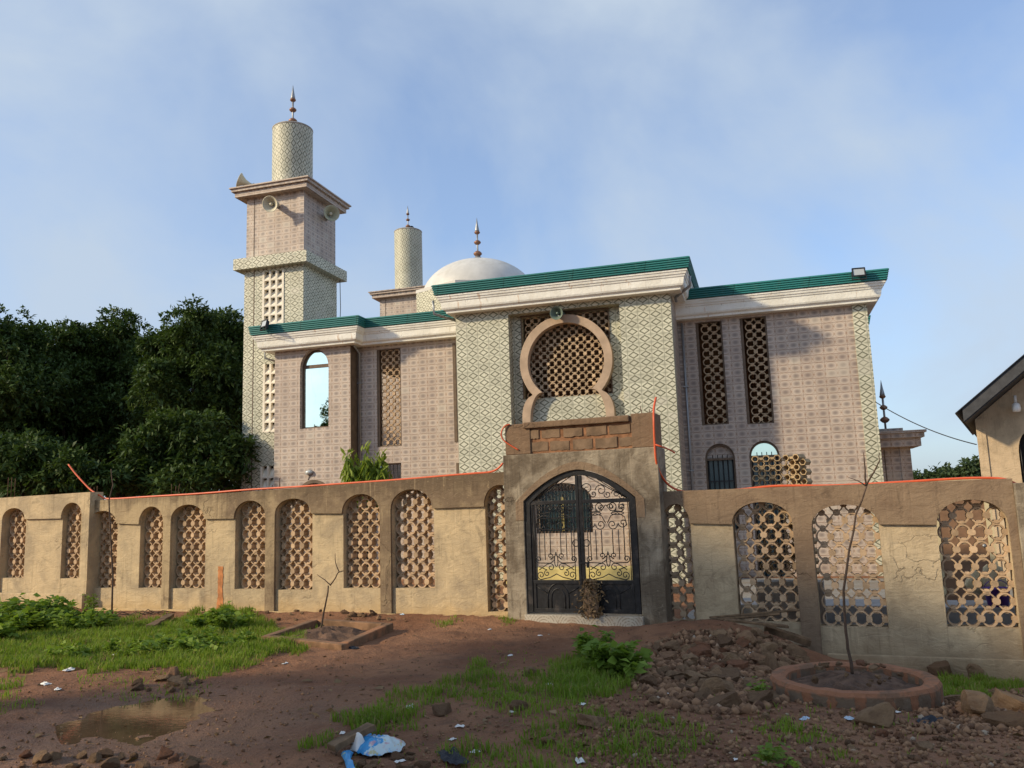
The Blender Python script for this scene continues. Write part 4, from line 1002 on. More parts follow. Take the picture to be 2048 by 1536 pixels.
mb = MB(); mb.lathe([(.13, 0), (.13, .05), (.115, .065)], (0, 0, 0), 24, (0, -1, 0)); o = mb.build('lamp_body', MT['steel'], wlp); o.scale = (1, 1, .62)
mb = MB(); mb.lathe([(.11, .06), (.09, .09), (.05, .11), (.005, .118)], (0, 0, 0), 24, (0, -1, 0)); o = mb.build('lamp_glass', MT['lens'], wlp); o.scale = (1, 1, .62)
mb = MB(); mb.tube([(.02, -.02, -.08), (-.02, -.01, -.16), (-.04, -.01, -.22)], .008, 5); mb.build('wire', MT['cable'], wlp)

# ------------------------------------------------------------------ neighbouring house on the right
HF = Frame(2000, 17.5, 31)
house = empty('house', HF.world(0, 0, 0), -HF.yaw, 'ochre rendered house with dark sloping roof at the right edge', 'house')
hx0 = HF.at(1957, 890)[0]; hz0 = HF.at(1951, 840)[1]
ex, ez = HF.at(1910, 826, -.9); rx, rz_ = HF.at(2048, 708, -.9); sl_ = (rz_ - ez) / (rx - ex); ridge = ex + 4.2
def roofz(x): return ez + sl_ * (x - ex)
mb = MB(); hw = [HF.at(2037, 900)[0], HF.at(2090, 900)[0], HF.at(2040, 990)[1], HF.at(2045, 862)[1]]
mb.plate([(hx0, -.8), (ridge + 3.4, -.8), (ridge + 3.4, hz0 + .05), (ridge, roofz(ridge) - .35), (hx0, roofz(hx0) - .35)], [[(hw[0], hw[2]), (hw[1], hw[2])] + half_ellipse(hw[0], hw[1], hw[3] - .5, hw[3])[::-1]], 0, .2)
mb.box(hx0, hx0 + .2, .201, 7, -.8, roofz(hx0) - .3); mb.build('gable_wall', MT['ochre'], house)
mb = MB(); mb.box(hx0 - .012, hx0 + .16, -.03, -.001, -.8, roofz(hx0) - .36); mb.build('corner_strip', MT['ochre'], house)
def slab(mb, xa, xb, y0, y1, dz0, dz1, f):
    mb.add([(xa, y0, f(xa) + dz0), (xb, y0, f(xb) + dz0), (xb, y1, f(xb) + dz0), (xa, y1, f(xa) + dz0), (xa, y0, f(xa) + dz1), (xb, y0, f(xb) + dz1), (xb, y1, f(xb) + dz1), (xa, y1, f(xa) + dz1)],
           [(0, 3, 2, 1), (4, 5, 6, 7), (0, 1, 5, 4), (1, 2, 6, 5), (2, 3, 7, 6), (3, 0, 4, 7)])
mb = MB(); slab(mb, ex, ridge, -.9, 7.2, -.02, 0, roofz); slab(mb, ridge + .001, ridge + 4.2, -.9, 7.2, -.02, 0, lambda x: roofz(2 * ridge - x)); mb.build('roof', MT['roof'], house)
mb = MB(); slab(mb, ex + .14, ridge, -.86, -.83, -.30, -.03, roofz); slab(mb, ridge + .001, ridge + 4.0, -.86, -.83, -.30, -.03, lambda x: roofz(2 * ridge - x)); mb.build('verge_board', MT['fasciad'], house)
mb = MB(); slab(mb, ex + .16, ridge, -.825, 7.0, -.33, -.29, roofz); mb.build('soffit', MT['fasciad'], house)
f = MB(); f.plate([(hw[0], hw[2]), (hw[1], hw[2])] + half_ellipse(hw[0], hw[1], hw[3] - .5, hw[3])[::-1], [], .12, .14); wo = f.build('arched_window', MT['dark'], house)
g = MB()
for k in range(6): q = hw[0] + .04 + k * .13; g.tube([(q, .04, hw[2]), (q, .04, hw[3] - .12)], .012, 5)
g.build('grille', MT['iron'], wo)
lb = HF.at(2032, 812, -.15); bulb = empty('porch_bulb', HF.world(lb[0], -.15, lb[1]), -HF.yaw, 'white lamp bulb hanging under the dark eave of the ochre house', 'bulb')
mb = MB(); mb.lathe([(.004, -.13), (.07, -.12), (.085, -.06), (.075, .03), (.05, .06)], (0, 0, 0), 16); mb.build('bulb_glass', MT['bulb'], bulb)
mb = MB(); mb.lathe([(.03, .06), (.028, .22)], (0, 0, 0), 10); mb.build('lamp_holder', MT['litter'], bulb)
# cable from the mosque to the house
pa = bw(1751, 804, -.02); hx, hz = HF.at(1953, 889, -.02); pb = HF.world(hx, -.02, hz)
mb = MB(); mb.tube([pa.lerp(pb, t) - Vector((0, 0, .12 * 4 * t * (1 - t))) for t in [k / 16 for k in range(17)]], .012, 5); tag(mb.build('overhead_cable', MT['cable'], None), 'thin black cable slung from the mosque corner to the ochre house', 'cable')
mn = MB(); pa = BF.world(mx1 - .1, mw - .05, BZ(667, 560, mw)); mn.tube([pa + bvec(.25, 0, 0), pa + bvec(.27, 0, -1), pa + bvec(.22, 0, -2.2)], .012, 5); tag(mn.build('lightning_wire', MT['cable'], None), 'thin dark wire hanging beside the right edge of the tall minaret', 'wire')

# ------------------------------------------------------------------ foliage
def unit(v): return v / np.maximum(np.linalg.norm(v, axis=-1, keepdims=True), 1e-9)
def leaves(base, dirs, length, width, roll=None):
    """one folded lance shaped leaf (two quads sharing a midrib is too heavy: a kite quad) per row"""
    n = len(base); up = RNG.normal(size=(n, 3)) * .5 + np.array([0, 0, 1.0])
    s = unit(np.cross(dirs, up)); L_ = length[:, None]; W_ = width[:, None]
    nrm = unit(np.cross(s, dirs))
    mid = base + dirs * L_ * .45
    droop = np.array([0, 0, -1.0]) * L_ * .12
    v = np.stack([base, mid + s * W_ + nrm * W_ * .3, base + dirs * L_ + droop, mid - s * W_ + nrm * W_ * .3], 1)
    return v.reshape(-1, 3), np.arange(n * 4).reshape(n, 4)
def rosettes(centers, outward, per, ll, lw, spread=1.0, droop=.12):
    n = len(centers); c = np.repeat(centers, per, 0); o = np.repeat(outward, per, 0)
    d = unit(o * .55 + RNG.normal(size=c.shape) * spread * .7 + np.array([0, 0, -droop]))
    l = ll * RNG.uniform(.65, 1.25, len(c)); c = c + RNG.normal(size=c.shape) * ll * .35
    return leaves(c, d, l, lw * l / ll)
def tree(label, x, y, blobs, density, ll=.21, lw=.042, per=12, mat='mango', trunk_h=3, trunk_r=.25, group=None, name='tree', gz=-.05, cat='tree'):
    """blobs: (dx, dy, z, rx, rz) lobes of the crown"""
    root = empty(name, (x, y, gz), random.random() * 0, label, cat, group)
    tb = MB(); tb.tube([(0, 0, -.3), (.06, .02, trunk_h * .5), (0, .1, trunk_h)], [trunk_r * 1.25, trunk_r, trunk_r * .75], 9)
    cs, os_ = [], []
    for (dx, dy, z, rx, rzz) in blobs:
        c = np.array([dx, dy, z]); tb.tube([(0, .1, trunk_h * .8), (dx * .5, dy * .5, trunk_h * .5 + z * .5 - .3), (dx, dy, z)], [trunk_r * .5, trunk_r * .3, trunk_r * .08], 6)
        ns = 18; sd = unit(RNG.normal(size=(ns, 3))); sd[:, 2] = np.where(sd[:, 2] < -.4, -sd[:, 2], sd[:, 2]); sc_ = c + sd * np.array([rx, rx, rzz]) * RNG.uniform(.55, .85, (ns, 1)); sr = RNG.uniform(.30, .48, ns) * (rx + rzz) / 2
        n = int(density * rx * (rx + rzz) * 7); i = RNG.integers(0, ns, n)
        d = unit(RNG.normal(size=(n, 3)) + np.array([0, 0, .35])); p = sc_[i] + d * (sr[i] * RNG.uniform(.6, 1.0, n) ** .5)[:, None] * np.array([1, 1, .8]); cs.append(p); os_.append(unit(d + sd[i] * .3))
        n2 = n // 3; d = unit(RNG.normal(size=(n2, 3))); cs.append(c + d * np.array([rx, rx, rzz]) * RNG.uniform(.2, .75, (n2, 1))); os_.append(d)
    c = np.concatenate(cs); o = np.concatenate(os_)
    ok = c[:, 2] > .2; c, o = c[ok], o[ok]
    v, f = rosettes(c, o, per, ll, lw)
    np_mesh('crown', v, f, MT[mat], root); tb.build('trunk', MT['bark'], root, uv=False)
    return root
def P3(px, py, Y):
    d = ray(px, py); t = Y / d.y; p = d * t; return p.x, p.z + EYE
def blobs_px(lst, Y, x0):
    """lobes given by pixel centre, pixel radii and extra depth, as local offsets from the trunk"""
    o = []
    for (px, py, rpx, rpy, dy) in lst:
        x, z = P3(px, py, Y + dy); o.append((x - x0, dy, z, rpx / FPX * (Y + dy), rpy / FPX * (Y + dy)))
    return o
def px_tree(label, Y, pxs, trunk_px, **k):
    x0, _ = P3(trunk_px, 950, Y); return tree(label, x0, Y, blobs_px(pxs, Y, x0), **k)
gm = 'dark mango trees behind the left wall'
px_tree('dark mango tree filling the left edge of the photo, rounded top', 31, [(15, 700, 95, 95, 0), (-80, 720, 120, 110, 1), (40, 800, 90, 80, -1), (-20, 880, 110, 90, 0), (60, 930, 90, 60, -1), (-70, 800, 120, 110, 2), (30, 960, 120, 60, 1), (90, 880, 70, 60, 2)], 5, density=9.5, trunk_h=3.2, group=gm)
px_tree('dark mango tree with a flat pale tipped top, second from the left', 33, [(140, 690, 55, 50, 0), (175, 740, 70, 60, 1), (115, 770, 70, 60, -1), (160, 840, 85, 70, 0), (90, 860, 60, 60, 0), (190, 930, 80, 70, 0), (120, 940, 80, 50, -1), (150, 965, 110, 50, 1), (140, 900, 70, 60, 2)], 150, density=9.5, trunk_h=3, group=gm)
px_tree('dark mango tree with narrow raised crown, between the flat topped and the tallest', 34, [(240, 670, 48, 52, 0), (235, 740, 62, 60, 0), (275, 790, 60, 60, 1), (215, 820, 60, 60, -1), (250, 880, 80, 70, 0), (235, 955, 90, 50, 0), (200, 900, 70, 60, 2), (290, 960, 80, 60, 2)], 240, density=9.5, trunk_h=3, group=gm)
px_tree('tallest dark mango tree next to the minaret', 30, [(385, 665, 60, 62, 0), (335, 700, 60, 55, 1), (415, 740, 70, 70, 0), (330, 780, 75, 70, -.5), (450, 700, 50, 50, 2), (465, 800, 60, 70, 1), (400, 840, 75, 60, 0), (480, 760, 60, 70, 2), (440, 890, 90, 70, 2), (340, 860, 80, 70, 2), (475, 690, 45, 50, 3), (440, 660, 50, 45, 2), (470, 860, 60, 60, 3)], 390, density=9.5, trunk_h=3, group=gm)
px_tree('lower bushy dark mango tree in front, just left of the minaret', 25, [(370, 875, 75, 60, 0), (300, 905, 55, 55, 0), (430, 920, 75, 65, 0), (360, 960, 110, 50, -.3), (480, 940, 50, 60, .6), (280, 960, 60, 40, 0)], 380, density=9, trunk_h=2, ll=.22, group=gm)
px_tree('low dark mango bush just behind the far left wall top', 24, [(40, 930, 80, 60, 0), (-40, 940, 90, 70, 0), (120, 950, 75, 55, 0), (190, 970, 70, 45, 0), (80, 975, 90, 45, .5), (130, 985, 80, 40, 1)], 60, density=9, trunk_h=1.5, ll=.2, group=gm)
px_tree('broad dark mango tree standing further back between the left edge and the middle crowns', 39, [(px, py, 75, 70, 0) for px in (-40, 40, 120, 200) for py in (720, 800, 880, 950)], 100, density=6, trunk_h=3, ll=.28, lw=.055, group=gm)
px_tree('broad dark mango tree standing further back behind the tallest crown by the minaret', 40, [(px, py, 75, 70, 0) for px in (270, 350, 430, 490) for py in (730, 800, 880, 950)], 380, density=6, trunk_h=3, ll=.28, lw=.055, group=gm)
# distant trees to the right
px_tree('distant green tree top beside the ochre house', 60, [(1940, 945, 30, 26, 0), (1915, 965, 40, 22, 0), (1960, 960, 40, 30, 1)], 1935, density=4, ll=.42, lw=.09, per=8, mat='far', trunk_h=2, group='distant trees on the right')
px_tree('lower distant tree line clump left of the ochre house', 62, [(1880, 958, 42, 16, 0), (1842, 962, 34, 14, 0), (1800, 975, 50, 18, 1)], 1860, density=4, ll=.42, lw=.09, per=8, mat='far', trunk_h=1, group='distant trees on the right')
# young mango in the yard: drooping fresh leaves
ymx, ymz = WF.at(735, 950, 3.2); q = WF.world(ymx, 3.2, -.30)
def young(label, loc, spots):
    root = empty('young_mango_tree', loc, 0, label, 'young tree'); tb = MB(); V = []; n0 = 0
    tb.tube([(0, 0, -.1), (.02, 0, .8), (0, 0, 1.4)], [.035, .03, .02], 6); vs, fs = [], []
    for (dx, dy, z, L0) in spots:
        tb.tube([(0, 0, .7), (dx * .7, dy * .7, z * .75), (dx, dy, z)], [.018, .012, .006], 5)
        n = 210; t = RNG.uniform(0, 1, n) ** .8; b = np.stack([dx * (1 - .3 * t), dy * (1 - .3 * t), z - t * .75], 1) + RNG.normal(size=(n, 3)) * .05
        a = RNG.uniform(0, 2 * np.pi, n); d = unit(np.stack([np.cos(a) * .65, np.sin(a) * .65, RNG.uniform(-1.5, -.4, n) + (t < .08) * 2.0], 1))
        v, f = leaves(b, d, L0 * RNG.uniform(.7, 1.2, n), np.full(n, .028)); fs.append(f + n0); vs.append(v); n0 += len(v)
    np_mesh('foliage', np.concatenate(vs), np.concatenate(fs), MT['mango2'], root); tb.build('stem', MT['bark'], root, uv=False)
def ysp(px, py): x, z = WF.at(px, py, 3.2); return (x - ymx, random.uniform(-.15, .15), z + .30, .22)
young('young mango tree with drooping lime green leaves behind the left wall', q, [ysp(702, 908), ysp(715, 925), ysp(735, 902), ysp(755, 908), ysp(768, 935), ysp(748, 930), ysp(725, 940), ysp(700, 935), ysp(762, 920)])
# trees outside the picture to the left: they shade the street and the gateway, and show in the mirror window
def lobes(c, n, rad, zr, r): return [(c[0] + random.uniform(-rad, rad), c[1] + random.uniform(-rad, rad), random.uniform(*zr), random.uniform(r * .7, r * 1.15), random.uniform(r * .55, r * .9)) for k in range(n)]
SHADE = [('broad street tree standing left of the camera', -10.2, 5.6, [(0, 0, 5.6, 2.6, 1.9), (1.6, 1.2, 5.0, 1.8, 1.4), (-1.5, -1.0, 6.5, 2.4, 1.8), (.8, -1.8, 5.0, 2.0, 1.6), (-.6, 1.9, 6.2, 1.8, 1.5), (1.2, -3.2, 4.6, 1.9, 1.5), (-2, 1.2, 7.6, 1.8, 1.5)]),
         ('second street tree further along left of the camera', -9.2, .6, [(0, 0, 4.6, 2.4, 2.0), (1.4, 1.6, 4.0, 1.7, 1.5), (-1.3, 1.2, 5.6, 2.2, 1.8), (.2, -1.6, 4.4, 2.2, 1.8), (1.0, .2, 3.0, 1.5, 1.2)])]
SHADE.append(('tall tree across the street mirrored in the arched window', -30.9, -1.1, [(0, 0, 5, 2.4, 2.2), (.3, -.2, 7.2, 1.6, 1.4), (.2, -.1, 8.7, 1.0, 1.2), (-.6, .5, 6.8, 1.2, 1.0)]))
for lab, x, y, bl in SHADE:
    tree(lab, x, y, bl, density=7 if 'second' not in lab else 3.5, ll=.26, lw=.05, per=10, mat='mango', trunk_h=3, trunk_r=.22)

# ------------------------------------------------------------------ grass and weeds
def inpoly(px, py, poly):
    ins = np.zeros(len(px), bool); n = len(poly)
    for i in range(n):
        x1, y1 = poly[i]; x2, y2 = poly[(i + 1) % n]
        c = ((y1 > py) != (y2 > py)) & (px < (x2 - x1) * (py - y1) / (y2 - y1 + 1e-12) + x1); ins ^= c
    return ins
PATCH = [
 ([(-40, 1240), (120, 1232), (190, 1245), (300, 1243), (420, 1233), (480, 1225), (530, 1250), (620, 1285), (590, 1305), (520, 1325), (450, 1345), (380, 1362), (330, 1330), (260, 1340), (180, 1345), (100, 1335), (-40, 1345)], 1.0, .17),
 ([(1085, 1350), (1120, 1325), (1230, 1310), (1262, 1345), (1240, 1385), (1150, 1402), (1090, 1385)], 1.0, .19),
 ([(870, 1372), (930, 1345), (950, 1322), (975, 1330), (1000, 1345), (1100, 1352), (1190, 1400), (1170, 1440), (1080, 1450), (1000, 1425), (900, 1402)], .55, .13),
 ([(670, 1445), (760, 1400), (800, 1382), (865, 1385), (860, 1425), (830, 1462), (740, 1470)], .9, .15),
 ([(860, 1505), (960, 1485), (1040, 1480), (1120, 1450), (1190, 1420), (1290, 1440), (1400, 1455), (1420, 1490), (1350, 1540), (960, 1545)], .62, .13),
 ([(1525, 1452), (1560, 1445), (1590, 1465), (1580, 1482), (1530, 1480)], .8, .12), ([(1605, 1462), (1650, 1460), (1680, 1475), (1660, 1488), (1610, 1485)], .7, .11),
 ([(1300, 1455), (1345, 1440), (1400, 1465), (1440, 1500), (1320, 1500)], .5, .11),
 ([(1845, 1372), (1900, 1352), (2080, 1372), (2080, 1398), (1870, 1395)], .9, .15), ([(580, 1490), (640, 1472), (680, 1480), (660, 1500), (600, 1505)], .8, .12),
 ([(-30, 1355), (60, 1352), (50, 1380), (-30, 1385)], .5, .1), ([(-30, 1400), (40, 1395), (70, 1420), (-30, 1440)], .4, .1),
 ([(150, 1350), (340, 1345), (420, 1375), (330, 1400), (180, 1395)], .12, .09), ([(590, 1268), (625, 1262), (612, 1300), (575, 1296)], .8, .18),
 ([(870, 1240), (920, 1236), (920, 1246), (880, 1250)], .5, .1), ([(990, 1238), (1040, 1234), (1045, 1244), (1000, 1246)], .7, .1), ([(1640, 1515), (1700, 1500), (1760, 1520), (1720, 1540)], .3, .1),
 ([(1000, 1290), (1500, 1400), (1900, 1440), (1900, 1540), (700, 1540), (700, 1480)], .035, .08)]
def grass():
    N = 1500000; X_ = RNG.uniform(-9, 7.5, N); Y_ = RNG.uniform(3.4, 17, N)
    zz = np.full(N, 0.0); a = (X_ - WF.O.x) * WF.u.x + (Y_ - WF.O.y) * WF.u.y; b = (X_ - WF.O.x) * WF.a.x + (Y_ - WF.O.y) * WF.a.y
    base = np.interp(a, _bx, _bz); t = np.clip(-b / 6.5, 0, 1); t = t * t * (3 - 2 * t); zz = base * (1 - t) + .04 * t
    k = Y_ * FW.y + (zz - EYE) * FW.z; rx_ = X_ * RT.x + Y_ * RT.y + (zz - EYE) * RT.z; ry_ = X_ * UP.x + Y_ * UP.y + (zz - EYE) * UP.z
    px, py = 1024 + FPX * rx_ / k, 768 - FPX * ry_ / k
    ok = np.zeros(N, bool); hgt = np.zeros(N); u = RNG.uniform(0, 1, N)
    nzv = .5 + .5 * np.sin(X_ * 6.1 + 2 * np.sin(Y_ * 3.3)) * np.sin(Y_ * 5.2 + 1.7 * np.sin(X_ * 4.7)); nz2 = .5 + .5 * np.sin(X_ * 17 + np.sin(Y_ * 11)) * np.sin(Y_ * 15 + np.sin(X_ * 13))
    jx = 14 * np.sin(X_ * 9 + Y_ * 4) + 9 * np.sin(X_ * 23 - Y_ * 17); jy = 5 * np.sin(X_ * 13 + 1) + 3 * np.sin(Y_ * 29)
    for poly, dn, h in PATCH:
        m = inpoly(px + jx, py + jy, poly) & (u < dn * (.25 + .9 * nzv * (.4 + .6 * nz2)) * .55) & (b < -.12); hgt = np.where(m & ~ok, h * (.55 + .6 * nzv), hgt); ok |= m
    i = np.nonzero(ok)[0]; n = len(i)
    g = np.array([ground_z(X_[q], Y_[q]) for q in i]); p = np.stack([X_[i], Y_[i], g - .01], 1)
    an = RNG.uniform(0, 2 * np.pi, n); lean = RNG.uniform(.1, .75, n); h = hgt[i] * .66 * RNG.uniform(.5, 1.3, n)
    d = np.stack([np.cos(an), np.sin(an), np.zeros(n)], 1); s = np.stack([-np.sin(an), np.cos(an), np.zeros(n)], 1) * (.0035 + .0022 * RNG.uniform(0, 1, n))[:, None]
    up_ = np.array([0, 0, 1.0]); H = h[:, None]; Ln = lean[:, None]
    m1 = p + up_ * H * .6 + d * H * Ln * .3; tip = p + up_ * H * (1 - .35 * Ln) + d * H * Ln
    v = np.stack([p - s, p + s, m1 + s * .8, m1 - s * .8, tip + s * .1, tip - s * .1], 1).reshape(-1, 3)
    o = np.arange(n)[:, None] * 6; f = np.concatenate([o + np.array([[0, 1, 2, 3]]), o + np.array([[3, 2, 4, 5]])], 0)
    tag(np_mesh('grass', v, f, MT['grass']), 'short green grass growing in patches on the muddy ground', 'grass', kind='stuff')
grass()
def weed(label, px, py, r, h, n, ll=.07, group=None):
    g = G(px, py); root = empty('leafy_weed', g, 0, label, 'weed', group); tb = MB()
    ns = max(3, n // 40); cs = []
    for k in range(ns):
        a, q = random.uniform(0, 6.28), r * math.sqrt(random.random()); hh = h * random.uniform(.6, 1.1) * (1 - .4 * q / r)
        tp = (q * math.cos(a), q * math.sin(a), hh); tb.tube([(tp[0] * .4, tp[1] * .4, -.03), (tp[0] * .8, tp[1] * .8, hh * .5), tp], [.006, .005, .003], 4); cs.append(tp)
    cs = np.array(cs); i = RNG.integers(0, ns, n); t = RNG.uniform(.25, 1, n)
    b = cs[i] * np.stack([.4 + .6 * t, .4 + .6 * t, t], 1) + RNG.normal(size=(n, 3)) * .03
    a = RNG.uniform(0, 6.28, n); d = unit(np.stack([np.cos(a), np.sin(a), RNG.uniform(-.3, .6, n)], 1)); l = ll * RNG.uniform(.6, 1.3, n)
    v, f = leaves(b, d, l, l * .33); np_mesh('foliage', v, f, MT['weed'], root); tb.build('stem', MT['weed'], root, uv=False)
gw_ = 'leafy weeds in the left grass'
weed('big bright green leafy weed clump at the left edge under the wall', 45, 1262, .75, .62, 1700, .12, gw_)
weed('leafy weed clump running off the left edge of the photo', -15, 1285, .6, .5, 1000, .12, gw_)
weed('green leafy weed mound at the foot of the wall step', 150, 1262, .6, .42, 1000, .10, gw_)
weed('low creeping weed between grass and left planter', 445, 1258, .5, .34, 900, .10, gw_)
weed('dark green broad leaved weed patch in the middle of the left grass', 390, 1300, .7, .22, 900, .09, gw_)
weed('low leafy weed in the front of the left grass', 200, 1310, .6, .18, 400, .07, gw_)
weed('tall light green weed beside the rubble heap', 1185, 1318, .28, .34, 420, .09, 'weeds beside the rubble heap')
weed('bushy broad leaved weed at the left foot of the rubble heap', 1232, 1350, .30, .34, 620, .12, 'weeds beside the rubble heap')
weed('small weed sprig in front of the round brick planter', 1522, 1398, .09, .16, 60, .06, 'weeds beside the rubble heap')
weed('small weed sprig at the bottom right, in the gravel', 1560, 1530, .16, .12, 90, .06)
weed('wispy weed growing against the step of the far left wall', 178, 1228, .22, .5, 160, .06)

# ------------------------------------------------------------------ rocks, rubble
def rock_mesh(seed, rough=.32):
    import bmesh
    bm = bmesh.new(); bmesh.ops.create_icosphere(bm, subdivisions=3, radius=1); rr = random.Random(seed)
    pl = [(Vector((rr.gauss(0, 1), rr.gauss(0, 1), rr.gauss(0, 1))).normalized(), rr.uniform(.45, .80)) for k in range(13)]
    off = Vector((rr.uniform(0, 50),) * 3)
    for v in bm.verts:
        p = v.co.copy()
        for nrm, d in pl:
            e = p.dot(nrm) - d
            if e > 0: p -= nrm * e * .985
        p *= 1 + rough * .35 * noise.fractal(p * 1.7 + off, 1, 2, 3); v.co = p
    me = bpy.data.meshes.new('rock'); bm.to_mesh(me); bm.free(); me.materials.append(MT['rock']); return me
def block_mesh(seed):
    import bmesh
    bm = bmesh.new(); bmesh.ops.create_cube(bm, size=1.6); bmesh.ops.subdivide_edges(bm, edges=bm.edges[:], cuts=6, use_grid_fill=True); rr = random.Random(seed); off = Vector((rr.uniform(0, 50),) * 3)
    cut = [(Vector((rr.choice((-1, 1)), rr.choice((-1, 1)), rr.uniform(-1, 1))).normalized(), rr.uniform(.5, .8)) for k in range(3)]
    for v in bm.verts:
        p = v.co.copy(); p.z *= .55
        for nrm, d in cut:
            e = p.dot(nrm) - d
            if e > 0: p -= nrm * e
        v.co = p * (1 + .10 * noise.fractal(p * 2.5 + off, 1, 2, 3))
    me = bpy.data.meshes.new('rock'); bm.to_mesh(me); bm.free(); me.materials.append(MT['rock']); return me
ROCKS = [rock_mesh(k) for k in range(9)] + [block_mesh(k) for k in range(4)]
def rock(px, py, size, label=None, group=None, sq=None, lift=.0, g=None):
    g = g or G(px, py); o = bpy.data.objects.new('rock', random.choice(ROCKS)); COL.objects.link(o)
    s = size * .5; o.scale = sq and (s * sq[0], s * sq[1], s * sq[2]) or (s * random.uniform(.8, 1.25), s * random.uniform(.8, 1.2), s * random.uniform(.55, .9))
    o.rotation_euler = (random.uniform(-.4, .4), random.uniform(-.4, .4), random.uniform(0, 6.28)); o.location = g + Vector((0, 0, s * .25 + lift))
    tag(o, label or 'rough brown laterite rock lying in the rubble heap by the right wall', 'rock', group or 'rocks of the rubble heap'); return o
rock(1545, 1345, .30, 'upright tan boulder at the right end of the rubble heap against the round planter', sq=(.8, .8, 1.35))
rock(1490, 1285, .30, 'big brown boulder under the charred planks on the heap')
rock(1438, 1392, .36, 'wide grey brown boulder lowest at the front of the heap')
rock(1440, 1418, .28, 'angular tan rock in front of the rubble heap')
rock(1752, 1447, .28, 'dark reddish lump in front of the round brick planter', sq=(1.2, 1, .9))
rock(1808, 1418, .2, 'small red brown rock against the front of the round planter')
gb_ = 'boulders right of the round planter'
rock(1880, 1350, .36, 'dark grey boulder at the wall foot right of the round planter', gb_, (.9, .9, 1.1)); rock(1935, 1352, .42, 'broad ochre boulder at the wall foot near the right edge', gb_)
rock(1975, 1338, .26, 'smaller tan stone behind the ochre boulder at the right wall foot', gb_); rock(1905, 1330, .26, 'blackish stone slab on top of the wall foot boulders', gb_); rock(2015, 1358, .3, 'low brown stone by the sunlit plinth at the right edge', gb_)
rock(1960, 1430, .42, 'large grey brown boulder right of the planter, half in the gravel', gb_, (1.5, 1, .7)); rock(2030, 1420, .36, 'brown boulder cut by the right edge of the photo', gb_); rock(1905, 1408, .24, 'light tan stone right of the planter rim', gb_); rock(2010, 1452, .30, 'flat brown stone at the far right foreground', gb_)
rock(885, 1428, .17, 'small red brown stone in the middle grass', 'loose stones in the grass'); rock(1040, 1420, .17, 'brown stone in the grass below the big weed', 'loose stones in the grass'); rock(1095, 1488, .13, 'round stone in the front grass', 'loose stones in the grass'); rock(1185, 1450, .22, 'low reddish lump at the right of the front grass', 'loose stones in the grass'); rock(1060, 1350, .16, 'pale orange broken brick in the grass', 'loose stones in the grass')
def inheap():
    while True:
        px, py = random.uniform(1265, 1620), random.uniform(1262, 1440)
        e = ((px - 1440) / 185) ** 2 + ((py - 1345) / 85) ** 2
        if e < 1: return px, py, e
for k in range(190):
    px, py, e = inheap(); rock(px, py, (.07 + .24 * random.random() ** 1.8) * (1.1 - .3 * e))
for k in range(26): rock(random.uniform(1300, 2048), random.uniform(1425, 1530), random.uniform(.04, .11), 'small brown stone scattered on the gravelly ground at the lower right', 'stones scattered lower right')
for k in range(22): rock(random.uniform(690, 880), random.uniform(1505, 1545), random.uniform(.04, .13), 'stone in the row of rubble along the bottom edge near the blue bag', 'stones by the blue bag')
for k in range(30): rock(random.uniform(430, 780), random.uniform(1222, 1242), random.uniform(.06, .16), 'brown clod lying along the foot of the left wall', 'clods along the left wall')
for k in range(16): rock(random.uniform(270, 400), random.uniform(1345, 1385), random.uniform(.05, .2), 'flat muddy stone at the edge of the wet hollow', 'stones at the wet hollow')
for k in range(22): rock(random.uniform(0, 400), random.uniform(1512, 1545), random.uniform(.05, .16), 'dark clod on the mud bank along the lower left edge', 'clods on the mud bank')
def gravel():
    import bmesh
    pts = []
    for k in range(6500):
        r_ = random.random()
        if r_ < .34: px, py, _ = inheap(); s = random.uniform(.012, .045)
        elif r_ < .68: px, py = random.uniform(1150, 2060), random.uniform(1390, 1545); s = random.uniform(.005, .022)
        elif r_ < .78: px, py = random.uniform(1840, 2060), random.uniform(1380, 1470); s = random.uniform(.01, .035)
        else: px, py = random.uniform(0, 1300), random.uniform(1240, 1545); s = random.uniform(.004, .014)
        pts.append((px, py, s))
    bm = bmesh.new(); bmesh.ops.create_icosphere(bm, subdivisions=1, radius=1); bv = np.array([v.co for v in bm.verts]); bf = np.array([[v.index for v in f.verts] for f in bm.faces]); bm.free()
    V, F_ = [], []
    for i, (px, py, s) in enumerate(pts):
        g = G(px, py); q = bv * (1 + RNG.uniform(-.28, .28, (len(bv), 1))) * s * RNG.uniform(.6, 1.3, 3); a = random.uniform(0, 6.28); c_, s_ = math.cos(a), math.sin(a)
        q = q @ np.array([[c_, s_, 0], [-s_, c_, 0], [0, 0, 1]]) + np.array([g.x, g.y, g.z + s * .3]); V.append(q); F_.append(bf + i * len(bv))
    tag(np_mesh('gravel', np.concatenate(V), np.concatenate(F_), MT['gravel']), 'small brown gravel and crumbs strewn over the mud and heap', 'gravel', kind='stuff')
gravel()
def leaf_litter():
    n = 1900; px = RNG.uniform(-40, 2080, n); py = RNG.uniform(1235, 1545, n) ; b = []
    for i in range(n): g = G(px[i], py[i]); b.append((g.x, g.y, g.z + .006))
    b = np.array(b); a = RNG.uniform(0, 6.28, n); d = unit(np.stack([np.cos(a), np.sin(a), RNG.normal(.1, .18, n)], 1)); l = RNG.uniform(.015, .06, n) * np.where(RNG.uniform(0, 1, n) < .1, 2.2, 1)
    v, f = leaves(b, d, l, l * RNG.uniform(.08, .3, n)); tag(np_mesh('leaf_litter', v, f, MT['scrapl']), 'dry leaf scraps and straws scattered over the mud', 'leaf litter', kind='stuff')
MT['scrapl'] = leaf_mat('dry leaf scraps', (.06, .035, .02), (.30, .20, .10), .05, .8)
leaf_litter()
